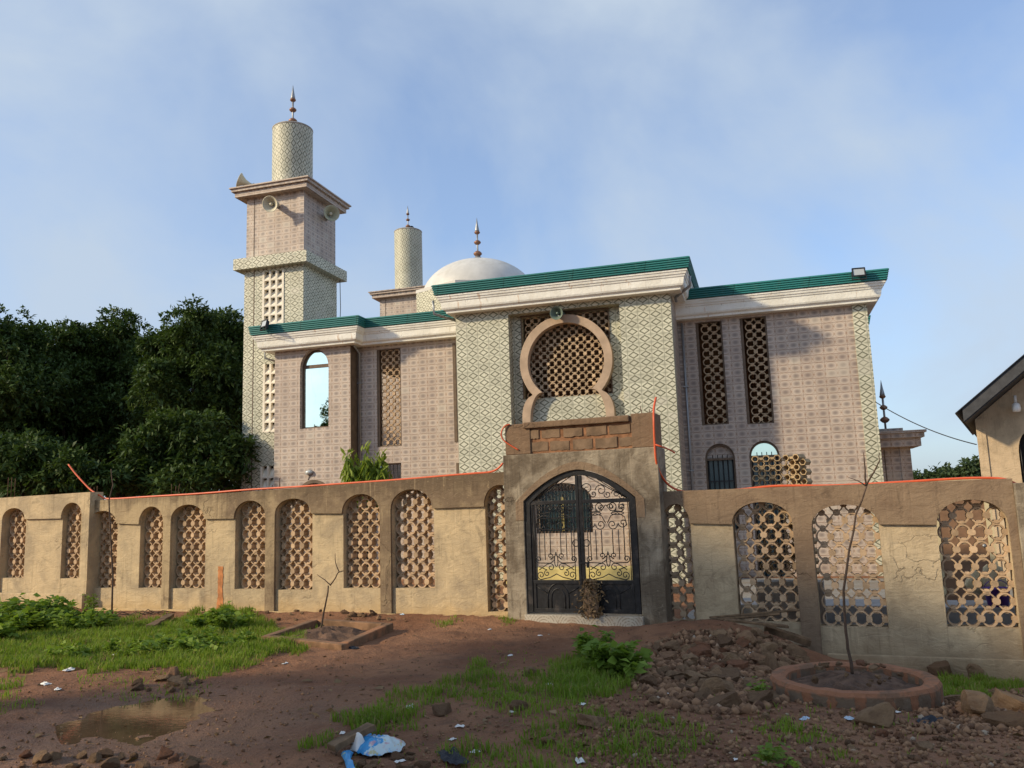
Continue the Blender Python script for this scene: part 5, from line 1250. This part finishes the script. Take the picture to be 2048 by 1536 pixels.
# charred planks on the heap
def plank(label, p0, p1, w, t, mat='wood', group=None, lift=0):
    a, b = p0, p1; mid = (a + b) / 2; d = b - a; o = MB(); n = 7; L_ = d.length
    pts = []
    for k in range(n + 1): pts.append((-L_ / 2 + L_ * k / n, w / 2 + random.uniform(-.012, .012)))
    for k in range(n + 1): pts.append((L_ / 2 - L_ * k / n, -w / 2 + random.uniform(-.012, .012)))
    o.plate(pts, [], -t / 2, t / 2); ob = o.build('plank', MT[mat], None, bevel=.004); X_ = d.normalized(); Z_ = X_.cross(Vector((0, 0, 1))).normalized(); Y_ = Z_.cross(X_)
    ob.matrix_world = Matrix.Translation(mid + Vector((0, 0, lift))) @ Matrix((X_, Z_, Y_)).transposed().to_4x4() @ Matrix.Rotation(R(90) + random.uniform(-.3, .3), 4, 'X'); return tag(ob, label, 'plank', group)
gp_ = 'charred planks on the rubble heap'
def hp(px, py, y): x, z = WF.at(px, py, y); return WF.world(x, y, z + .08)
plank('longest dark plank on the heap, reaching left towards the gateway', hp(1362, 1258, -.7), hp(1560, 1240, -.5), .12, .03, 'wood', gp_)
plank('thin pale plank edge topmost on the heap', hp(1420, 1247, -.5), hp(1600, 1232, -.4), .07, .025, 'wood', gp_)
plank('dark plank lying across the boulders under the others', hp(1450, 1252, -.9), hp(1578, 1266, -.75), .13, .03, 'wood', gp_)
plank('blackened beam sloping down at the right end of the heap', hp(1530, 1268, -.65), hp(1622, 1298, -.55), .14, .08, 'wood', gp_)
plank('broken dark board half buried at the right of the heap', hp(1548, 1300, -.7), hp(1618, 1312, -.6), .16, .05, 'wood', gp_)
# ------------------------------------------------------------------ planters and saplings
def brick_mat():
    m = Mat('brick rim', .92, 0, .2); o = m.coord(); s = m.sep(o)
    ang = m.math('ARCTAN2', s[1], s[0]); f = m.math('ABSOLUTE', m.math('SUBTRACT', m.math('FRACT', m.math('MULTIPLY', ang, 20 / 6.2832)), .5))
    n_ = m.noise(o, 7, 5); jt = m.math('SUBTRACT', 1, m.ramp(m.math('ADD', m.math('SUBTRACT', .5, f), m.math('MULTIPLY', m.math('SUBTRACT', n_, .5), .75)), .13, .2))
    top = m.ramp(m.math('ADD', s[2], m.math('MULTIPLY', m.math('SUBTRACT', n_, .5), .08)), .075, .105)
    c = m.mix(m.math('MAXIMUM', jt, top), m.mix(n_, (.11, .075, .05), (.22, .16, .11)), m.mix(n_, (.21, .095, .05), (.34, .155, .085))); c = m.mix(m.math('MULTIPLY', m.ramp(m.noise(o, 5, 6, .75), .48, .62), .7), c, (.13, .085, .055)); m.col(c); m.bump(m.math('ADD', m.noise(o, 22, 5), m.math('MULTIPLY', jt, .5)), .6, .02); return m.m
MT['brickrim'] = brick_mat()
MT['edging'] = simple('brick edging', (.20, .115, .065), .92, var=.4, scale=5, dirt=(.34, .15, .07), bump=.6)
MT['soil'] = simple('planter soil', (.12, .07, .045), .95, var=.45, scale=9, bump=.9)
cpt = (G(1563, 1385) + G(1860, 1390)) / 2; front = G(1712, 1421)
rad = .0915 * front.y / (1 - .0915); cc_ = front + (Vector((front.x, front.y, 0)).normalized() * rad); cc_.z = front.z
ring = empty('round_planter', cc_, 0, 'low round planter ring of bricks and orange mortar holding the right sapling', 'planter')
mb = MB(); hgt_ = .125; prof = [(rad, -.25), (rad * 1.005, hgt_ - .03), (rad - .015, hgt_), (rad - .10, hgt_ + .004), (rad - .135, hgt_ - .02), (rad - .14, -.25)]; n_ = 60; vs = []
for (r_, z) in prof:
    for k in range(n_):
        t = 2 * math.pi * k / n_; w = 1 + .012 * noise.noise((math.cos(t) * 3, math.sin(t) * 3, z * 4)); vs.append((r_ * w * math.cos(t), r_ * w * math.sin(t), z + (.012 * noise.noise((math.cos(t) * 4, math.sin(t) * 4, 7)) if z > 0 else 0)))
mb.add(vs, [(i * n_ + k, i * n_ + (k + 1) % n_, (i + 1) * n_ + (k + 1) % n_, (i + 1) * n_ + k) for i in range(5) for k in range(n_)]); mb.build('brick_ring', MT['brickrim'], ring, uv=False)
def soil_disc(parent, r, h, z0):
    vs = [(0, 0, z0 + h)]; fs = []; n = 40; m = 9
    for i in range(1, m + 1):
        for k in range(n):
            t = 2 * math.pi * k / n; q = r * i / m; x, y = q * math.cos(t), q * math.sin(t); vs.append((x, y, z0 + h * (1 - (i / m) ** 1.5) + .05 * noise.noise((x * 6, y * 6, 2)) + .03 * noise.noise((x * 16, y * 16, 3))))
    fs = [(0, 1 + k, 1 + (k + 1) % n) for k in range(n)] + [(1 + (i - 1) * n + k, 1 + i * n + k, 1 + i * n + (k + 1) % n, 1 + (i - 1) * n + (k + 1) % n) for i in range(1, m) for k in range(n)]
    o = MB(); o.add(vs, fs); return o.build('soil_mound', MT['soil'], parent, uv=False)
soil_disc(ring, rad - .12, .12, .02)
for k in range(26):
    a, q = random.uniform(0, 6.28), (rad - .2) * math.sqrt(random.random()); rock(0, 0, random.uniform(.03, .09), 'crumbly clod inside the round brick planter', 'clods in the round planter', g=cc_ + Vector((q * math.cos(a), q * math.sin(a), .07 + .15 * (1 - (q / rad) ** 1.5))))
# square planter by the left wall
qa, qb, qc, qd = G(535, 1283), G(683, 1299), G(776, 1263), G(632, 1254)
cq = (qa + qb + qc + qd) / 4; sq = empty('square_planter', cq, 0, 'low rectangular brick planter with bare sapling before the left wall', 'planter')
mb = MB(); cs4 = [(p - cq) for p in (qa, qb, qc, qd)]
for k in range(4):
    a, b = cs4[k].copy(), cs4[(k + 1) % 4].copy(); a.z = b.z = .03; d = (b - a).normalized(); mb.bar(a + d * .07, b + d * .069, .12, .13)
mb.build('brick_edging', MT['edging'], sq, uv=False, bevel=.012); soil_disc(sq, min((cs4[0] - cs4[2]).length, (cs4[1] - cs4[3]).length) * .36, .12, .0)
def sapling(label, stems, y):
    """stems: pixel polylines with radii; the whole plant stands at wall distance y"""
    x0, z0 = WF.at(*stems[0][0][0], y); base = WF.world(x0, y, z0); root = empty('sapling', base, -WF.yaw, label, 'sapling')
    for i, (pl, r0, r1) in enumerate(stems):
        pts = []
        for k, (a, b) in enumerate(pl): x, z = WF.at(a, b, y); pts.append((x - x0, .03 * math.sin(k * 1.7 + i), z - z0))
        fine = []
        for k in range(len(pts) - 1):
            for t in (0, .5): p = Vector(pts[k]).lerp(Vector(pts[k + 1]), t); fine.append(p + Vector((random.uniform(-.008, .008), 0, 0)))
        fine.append(Vector(pts[-1])); n = len(fine); mb = MB(); mb.tube(fine, [r0 + (r1 - r0) * k / (n - 1) for k in range(n)], 7); mb.build('stem' if i == 0 else 'branch', MT['twig'], root, uv=False)
    return root, z0
def yat(p): return (Vector((p.x, p.y, 0)) - WF.O).dot(WF.a)
yr = yat(cc_)
sapling('tall bare sapling with three thin twigs standing in the round planter', [([(1705, 1352), (1697, 1300), (1690, 1262), (1689, 1180), (1698, 1100), (1713, 1030), (1733, 972)], .015, .007), ([(1733, 972), (1731, 940), (1727, 905)], .009, .004), ([(1733, 972), (1748, 945), (1758, 920), (1760, 905)], .009, .003), ([(1733, 972), (1718, 962), (1697, 955)], .006, .003)], yr)
ym = yat(cq)
sapling('leafless forked sapling growing in the square planter', [([(640, 1266), (644, 1228), (654, 1200), (659, 1171)], .014, .010), ([(659, 1171), (648, 1160), (637, 1149)], .009, .004), ([(659, 1171), (672, 1155), (679, 1144), (685, 1142)], .010, .006), ([(678, 1145), (674, 1125), (670, 1107)], .007, .004)], ym)
g0 = G(224, 1234); sapling('straight thin bare stick sapling before the wall step on the left', [([(224, 1236), (223, 1150), (221, 1060), (220, 1000), (224, 970), (220, 938)], .018, .008)], yat(g0))
lp = empty('dead_twigs', G(250, 1236), 0, 'dry fallen branches round the foot of the stick sapling', 'twigs'); mb = MB()
for k in range(14):
    x, y = random.uniform(-.8, .8), random.uniform(-.25, .25); a = random.uniform(-.5, .5); l = random.uniform(.15, .5); mb.tube([(x, y, .03), (x + l * .5 * math.cos(a), y + l * .5 * math.sin(a), .06 + random.random() * .05), (x + l * math.cos(a), y + l * math.sin(a), .04)], .008, 4)
mb.build('twigs', MT['twig'], lp, uv=False)
plank('reddish broken edging board lying in the left grass', G(300, 1262) + Vector((0, 0, .06)), G(342, 1240) + Vector((0, 0, .08)), .12, .06)
# ------------------------------------------------------------------ orange conduit
def hose(label, pts, y=.03, r=.017, group='orange conduit on the wall'):
    P = []
    for q in pts: yy = q[2] if len(q) > 2 else y; x, z = WF.at(q[0], q[1], yy); P.append(WF.world(x, yy, z))
    fine = []
    for i in range(len(P) - 1):
        p0, p1, p2, p3 = P[max(i - 1, 0)], P[i], P[i + 1], P[min(i + 2, len(P) - 1)]
        for t in (0, .25, .5, .75): fine.append(.5 * ((2 * p1) + (p2 - p0) * t + (2 * p0 - 5 * p1 + 4 * p2 - p3) * t * t + (3 * p1 - p0 - 3 * p2 + p3) * t ** 3))
    fine.append(P[-1]); mb = MB(); mb.tube(fine, r, 8); return tag(mb.build('conduit', MT['orange'], None), label, 'conduit', group)
hose('long orange conduit curling up at its left end, laid along the left wall top', [(137, 929), (150, 946), (165, 963), (182, 980), (200, 991), (218, 997.5), (300, 993), (400, 987), (500, 979), (600, 973), (700, 966), (800, 959), (900, 950.5), (950, 946.5), (980, 944), (996, 937), (1006, 926)])
hose('orange conduit hanging down the right side of the gateway and along the brown wall top', [(1312, 795, PY + .2), (1308, 815, PY + .1), (1307.5, 835, PY - .02), (1309, 880, PY - .02), (1313, 925, PY), (1325, 955, -.1), (1343, 974), (1370, 983.5), (1410, 983), (1480, 979), (1540, 972.5), (1600, 971), (1660, 971), (1750, 967), (1850, 961), (1930, 956.5), (1985, 956), (2012, 959), (2028, 966), (2052, 976)])
hose('short orange conduit stub poking out right of the gateway', [(1310, 889, PY - .02), (1325, 894, PY), (1340, 900, .05), (1350, 906, .1)], r=.013)
hose('orange conduit loop on the left end of the gateway parapet', [(1020, 848.5, PY), (1010, 852, PY - .02), (1003.5, 862, PY - .03), (1003, 872, PY - .03), (1008, 881, PY - .02), (1020, 890, PY - .01), (1037, 900, PY + .0)], r=.011)
# ------------------------------------------------------------------ hollow block stack behind the right wall
HB = WF.at(1500, 911, 1.0); hexr = .045
def hexblock(n):
    mb = MB(); d = .22
    for i in range(n):
        cx, o, ii = i * .165, hexr + .014, hexr - .002
        oc = [(cx + o * math.cos(math.pi / 3 * k), o * .95 * math.sin(math.pi / 3 * k)) for k in range(6)]; ic = [(cx + ii * math.cos(math.pi / 3 * k), ii * .95 * math.sin(math.pi / 3 * k)) for k in range(6)]
        mb.plate(oc, [ic], 0, d)
        oc2 = [(x + .0825, z - .075) for x, z in oc]; ic2 = [(x + .0825, z - .075) for x, z in ic]; mb.plate(oc2, [ic2], .045 + .003 * i, d - .004)
        if i < n - 1: mb.box(cx + o - .004, cx + .165 - o + .004, .012, d - .01, -.018, .018)
    return mb
ghx = 'hollow hexagonal blocks stacked behind the right wall'
hx_w = BX
HBx0 = HB[0] + .07; ztop = HB[1] - .06; tiers = 12; tier = .150
protoA = empty('hollow_block', (0, 0, 0), -WF.yaw, 'row of three hexagonal hollow cement cells in the stack behind the right wall', 'block', ghx); hexblock(3).build('cells', MT['hex'], protoA)
protoB = empty('hollow_block', (0, 0, 0), -WF.yaw - .42, 'row of two hexagonal hollow cement cells at the right side of the stack', 'block', ghx); hexblock(2).build('cells', MT['hex'], protoB)
bs = MB(); bs.box(-.12, .85, -.05, .35, -.6, ztop - tiers * tier - .08); 
bso = empty('block_plinth', WF.world(HBx0, 1.0, 0), -WF.yaw, 'low cement footing carrying the stack of hollow blocks', 'footing'); bs.build('footing', MT['concrete'], bso)
for k in range(tiers * 1):
    a = protoA if k == 0 else copy_tree(protoA); a.location = WF.world(HBx0 + (.0 if k % 2 == 0 else .0) + random.uniform(-.008, .008), 1.0 + random.uniform(-.01, .01), ztop - k * tier)
    b = protoB if k == 0 else copy_tree(protoB); b.location = WF.world(HBx0 + .455, 1.05 + random.uniform(-.01, .01), ztop - k * tier - .005)
# things in the yard seen through the right-hand screen
def yard(px, py, y): x, z = WF.at(px, py, y); return WF.world(x, y, z)
tb_ = empty('plastic_tub', yard(1995, 1195, 1.6), 0, 'purple plastic tub seen through the rightmost arch', 'tub'); mb = MB(); mb.lathe([(.13, -.14), (.17, .12), (.185, .125), (.185, .14), (.16, .13), (.12, -.13)], (0, 0, 0), 24); mb.build('tub', MT['purple'], tb_)
mb = MB(); mb.tube([(.18 * math.cos(t), 0, .13 + .12 * math.sin(t)) for t in [math.pi * k / 12 for k in range(13)]], .006, 5); mb.build('handle', MT['purple'], tb_)
for n_, (px, py, lab) in enumerate([(1950, 1165, 'cream sack propped behind the rightmost arch'), (1990, 1160, 'second cream sack leaning right of the first behind the rightmost arch')]):
    s_ = bpy.data.objects.new('sack', ROCKS[n_].copy()); s_.data.materials.clear(); s_.data.materials.append(MT['sack']); COL.objects.link(s_); s_.scale = (.2, .14, .26); s_.location = yard(px, py, 1.9); tag(s_, lab, 'sack', 'sacks in the yard'); s_.data.polygons.foreach_set('use_smooth', [True] * len(s_.data.polygons))
lw_ = empty('low_wall', WF.world(4.6, 1.45, 0), -WF.yaw, 'low grey tiled ledge in the yard behind the right arches', 'ledge'); mb = MB(); mb.box(-2.8, 2.4, 0, .9, -.6, WZ(1960, 1215, 1.45)); mb.build('ledge', MT['paving'], lw_, bevel=.01)
dr_ = empty('yard_screen', WF.world(5.6, 3.4, 0), -WF.yaw, 'red brown door leaf seen through the rightmost arch', 'door'); mb = MB(); mb.box(-.45, .25, 0, .06, -.4, 1.75); o = mb.build('door_panel', MT['terra'], dr_); mb = MB(); mb.box(-.55, -.451, -.02, .08, -.4, 1.85); mb.box(.251, .35, -.02, .08, -.4, 1.85); mb.box(-.55, .35, -.02, .08, 1.751, 1.85); mb.build('door_frame', MT['sack'], dr_)
mb = MB(); mb.lathe([(.02, 0), (.03, .02), (.03, .05), (.01, .06)], (.18, -.0, .75), 10, (0, -1, 0)); mb.build('handle', MT['steel'], dr_)
# ------------------------------------------------------------------ litter
def crumple(name, label, cat, loc, sx, sy, sz, mat, group=None, n=9, seed=0, rough=.5):
    vs, fs = [], []; rr = random.Random(seed); off = rr.uniform(0, 99)
    for j in range(n + 1):
        for i in range(n + 1):
            u, v = i / n * 2 - 1, j / n * 2 - 1; e = 1 + .25 * noise.noise((u * 1.5, v * 1.5, off))
            z = sz * (.5 + rough * noise.noise((u * 1.8 + off, v * 1.8, 1)) + .4 * noise.noise((u * 4, v * 4 + off, 3))) * max(0, 1 - .55 * max(abs(u), abs(v)) ** 3)
            vs.append((u * sx * e, v * sy * e, max(z, .004)))
    for j in range(n):
        for i in range(n): a = j * (n + 1) + i; fs.append((a, a + 1, a + n + 2, a + n + 1))
    mb = MB(); mb.add(vs, fs); o = mb.build(name, mat, None, uv=False); o.location = loc; o.rotation_euler = (0, 0, rr.uniform(0, 6)); return tag(o, label, cat, group)
bagm = Mat('printed blue plastic', .35, 0, .5); o_ = bagm.coord(); k1 = bagm.noise(o_, 7, 4, .6, .6); k2 = bagm.noise(o_, 11, 3, .5, .3); k3 = bagm.noise(o_, 16, 2)
sx_ = bagm.sep(o_)[0]; c = bagm.mix(k3, (.015, .16, .42), (.03, .33, .62)); c = bagm.mix(bagm.ramp(bagm.math('ADD', k1, bagm.math('MULTIPLY', sx_, .9)), .53, .60), c, (.48, .58, .60)); c = bagm.mix(bagm.math('MULTIPLY', bagm.ramp(k2, .60, .66), .8), c, (.50, .27, .30)); c = bagm.mix(bagm.math('MULTIPLY', bagm.ramp(k3, .64, .68), .8), c, (.45, .40, .16)); bagm.col(c); MT['bag'] = bagm.m
bg_ = G(742, 1500); bag = empty('plastic_bag', bg_, 0, 'crumpled blue printed plastic bag lying in the mud at bottom centre', 'bag')
def bagpart(name, pts, z, seed, mat='bag'):
    """a crumpled sheet following an outline, puffed up in the middle"""
    cx = sum(p[0] for p in pts) / len(pts); cy = sum(p[1] for p in pts) / len(pts); vs = []; n = len(pts) * 5; m = 9; ed = []
    for i in range(len(pts)):
        a, b = pts[i], pts[(i + 1) % len(pts)]
        for t in range(5): ed.append((a[0] + (b[0] - a[0]) * t / 5, a[1] + (b[1] - a[1]) * t / 5))
    for j in range(m + 1):
        q = j / m
        for (x, y) in ed:
            X_, Y_ = cx + (x - cx) * q, cy + (y - cy) * q; vs.append((X_ + .012 * noise.noise((X_ * 18, Y_ * 18, seed)), Y_, .01 + z * (1 - q ** 2.4) * (1 + .5 * noise.noise((X_ * 9, Y_ * 14, seed))) + .022 * abs(noise.noise((X_ * 28, Y_ * 22, seed + 3)))))
    fs = [(j * n + k, j * n + (k + 1) % n, (j + 1) * n + (k + 1) % n, (j + 1) * n + k) for j in range(m) for k in range(n)]
    mb = MB(); mb.add(vs, fs, True); return mb.build(name, MT[mat], bag, uv=False)
def bp(px, py): p = G(px, py) - bg_; return (p.x, p.y)
bagpart('bag_body', [bp(705, 1500), bp(735, 1488), bp(770, 1490), bp(800, 1500), bp(812, 1497), bp(800, 1512), bp(770, 1516), bp(735, 1520), bp(712, 1512)], .085, 1)
bagpart('bag_mouth', [bp(698, 1490), bp(712, 1480), bp(735, 1478), bp(748, 1484), bp(735, 1492), bp(712, 1494)], .09, 5)
bagpart('bag_strip', [bp(680, 1512), bp(700, 1505), bp(706, 1512), bp(700, 1530), bp(710, 1550), bp(695, 1550), bp(688, 1525)], .03, 9)
bagpart('white_paper', [bp(700, 1505), bp(722, 1500), bp(735, 1505), bp(715, 1512)], .10, 12, 'litter')
plank('short weathered timber offcut lying across the blue bag', G(662, 1512) + Vector((0, 0, .05)), G(744, 1492) + Vector((0, 0, .13)), .10, .045)
lit = [(1285, 1315, .05), (1252, 1310, .05), (1283, 1345, .05), (1440, 1290, .06), (1500, 1310, .06), (1540, 1315, .06), (1700, 1440, .07), (1610, 1440, .06), (1570, 1398, .05), (1790, 1425, .05), (1330, 1390, .05), (1080, 1272, .05), (980, 1260, .05), (1020, 1312, .05), (1165, 1410, .05), (1025, 1425, .04), (920, 1455, .05), (820, 1416, .07), (905, 1480, .04), (685, 1468, .04), (420, 1257, .09), (480, 1245, .05), (140, 1342, .09), (90, 1370, .08), (115, 1380, .06), (325, 1250, .05), (480, 1308, .07), (230, 1310, .05), (570, 1328, .05), (805, 1230, .07), (1160, 1524, .06), (800, 1525, .05), (1475, 1520, .06), (1920, 1370, .06), (950, 1505, .05), (1210, 1330, .05), (1098, 1370, .05), (1390, 1330, .05)]
for i, (px, py, s) in enumerate(lit):
    blue = (px, py) in ((1440, 1290), (1700, 1440), (1610, 1440), (805, 1230)); crumple('litter', 'scrap of pale blue plastic litter among the rubble' if blue else 'small crumpled scrap of white litter on the ground', 'litter', G(px, py), s * .7, s * .45, s * .55, MT['bluelit' if blue else 'litter'], 'blue litter scraps' if blue else 'white litter scraps', 5, i)
crumple('black_bag', 'torn black plastic lying behind the front stones, right of the blue bag', 'litter', G(905, 1520), .16, .07, .07, MT['black'], None, 9, 77)
crumple('black_bag', 'small black plastic scrap on the gravel right of the round planter', 'litter', G(1860, 1445), .10, .06, .06, MT['black'], None, 9, 78)
crumple('rag', 'dark crumpled scrap beside the square planter', 'litter', G(708, 1298), .07, .05, .05, MT['black'], None, 7, 79)
# dry brown bundle leaning on the gate
bx_, bz_ = WF.at(1178, 1228, PY - .12); bd = empty('scrap_bundle', WF.world(bx_ + .03, PY - .10, .005), -WF.yaw, 'mottled brown bundle of dry scraps leaning on the black gate', 'bundle')
n = 900; t = RNG.uniform(0, 1, n); b = np.stack([RNG.normal(0, .075, n) * (1.1 - .3 * t), RNG.normal(0, .03, n), t * .52], 1); a = RNG.uniform(0, 6.28, n); d = unit(np.stack([np.cos(a), RNG.normal(0, .3, n), np.sin(a)], 1)); v, f = leaves(b, d, RNG.uniform(.03, .075, n), RNG.uniform(.008, .02, n))
MT['scrap'] = leaf_mat('dry scraps', (.05, .032, .018), (.38, .26, .14), .05, .8); np_mesh('scraps', v, f, MT['scrap'], bd)
mb = MB(); mb.lathe([(.10, 0), (.125, .12), (.11, .3), (.07, .48), (.01, .54)], (0, 0.02, 0), 14); o = mb.build('core', MT['brown'], bd); o.scale = (1, .35, 1)
# the muddy puddle
pud = [G(150, 1410), G(215, 1400), G(280, 1392), G(345, 1392), G(405, 1408), G(385, 1440), G(330, 1470), G(290, 1505), G(230, 1510), G(180, 1500), G(165, 1450)]
mb = MB(); pc = sum(pud, Vector()) / len(pud); zp_ = .003
vs = [(pc.x, pc.y, zp_)]; n = 44; ang = []
for k in range(n):
    i = k / n * len(pud); a, b_ = pud[int(i)], pud[(int(i) + 1) % len(pud)]; p = a.lerp(b_, i - int(i)); p = pc + (p - pc) * (1.5 + .12 * noise.noise((p.x * 5, p.y * 5, 1))); vs.append((p.x, p.y, zp_))
mb.add(vs, [(0, 1 + k, 1 + (k + 1) % n) for k in range(n)]); tag(mb.build('water', MT['puddle'], None, uv=False), kind='structure')
print('objects', len(bpy.data.objects))
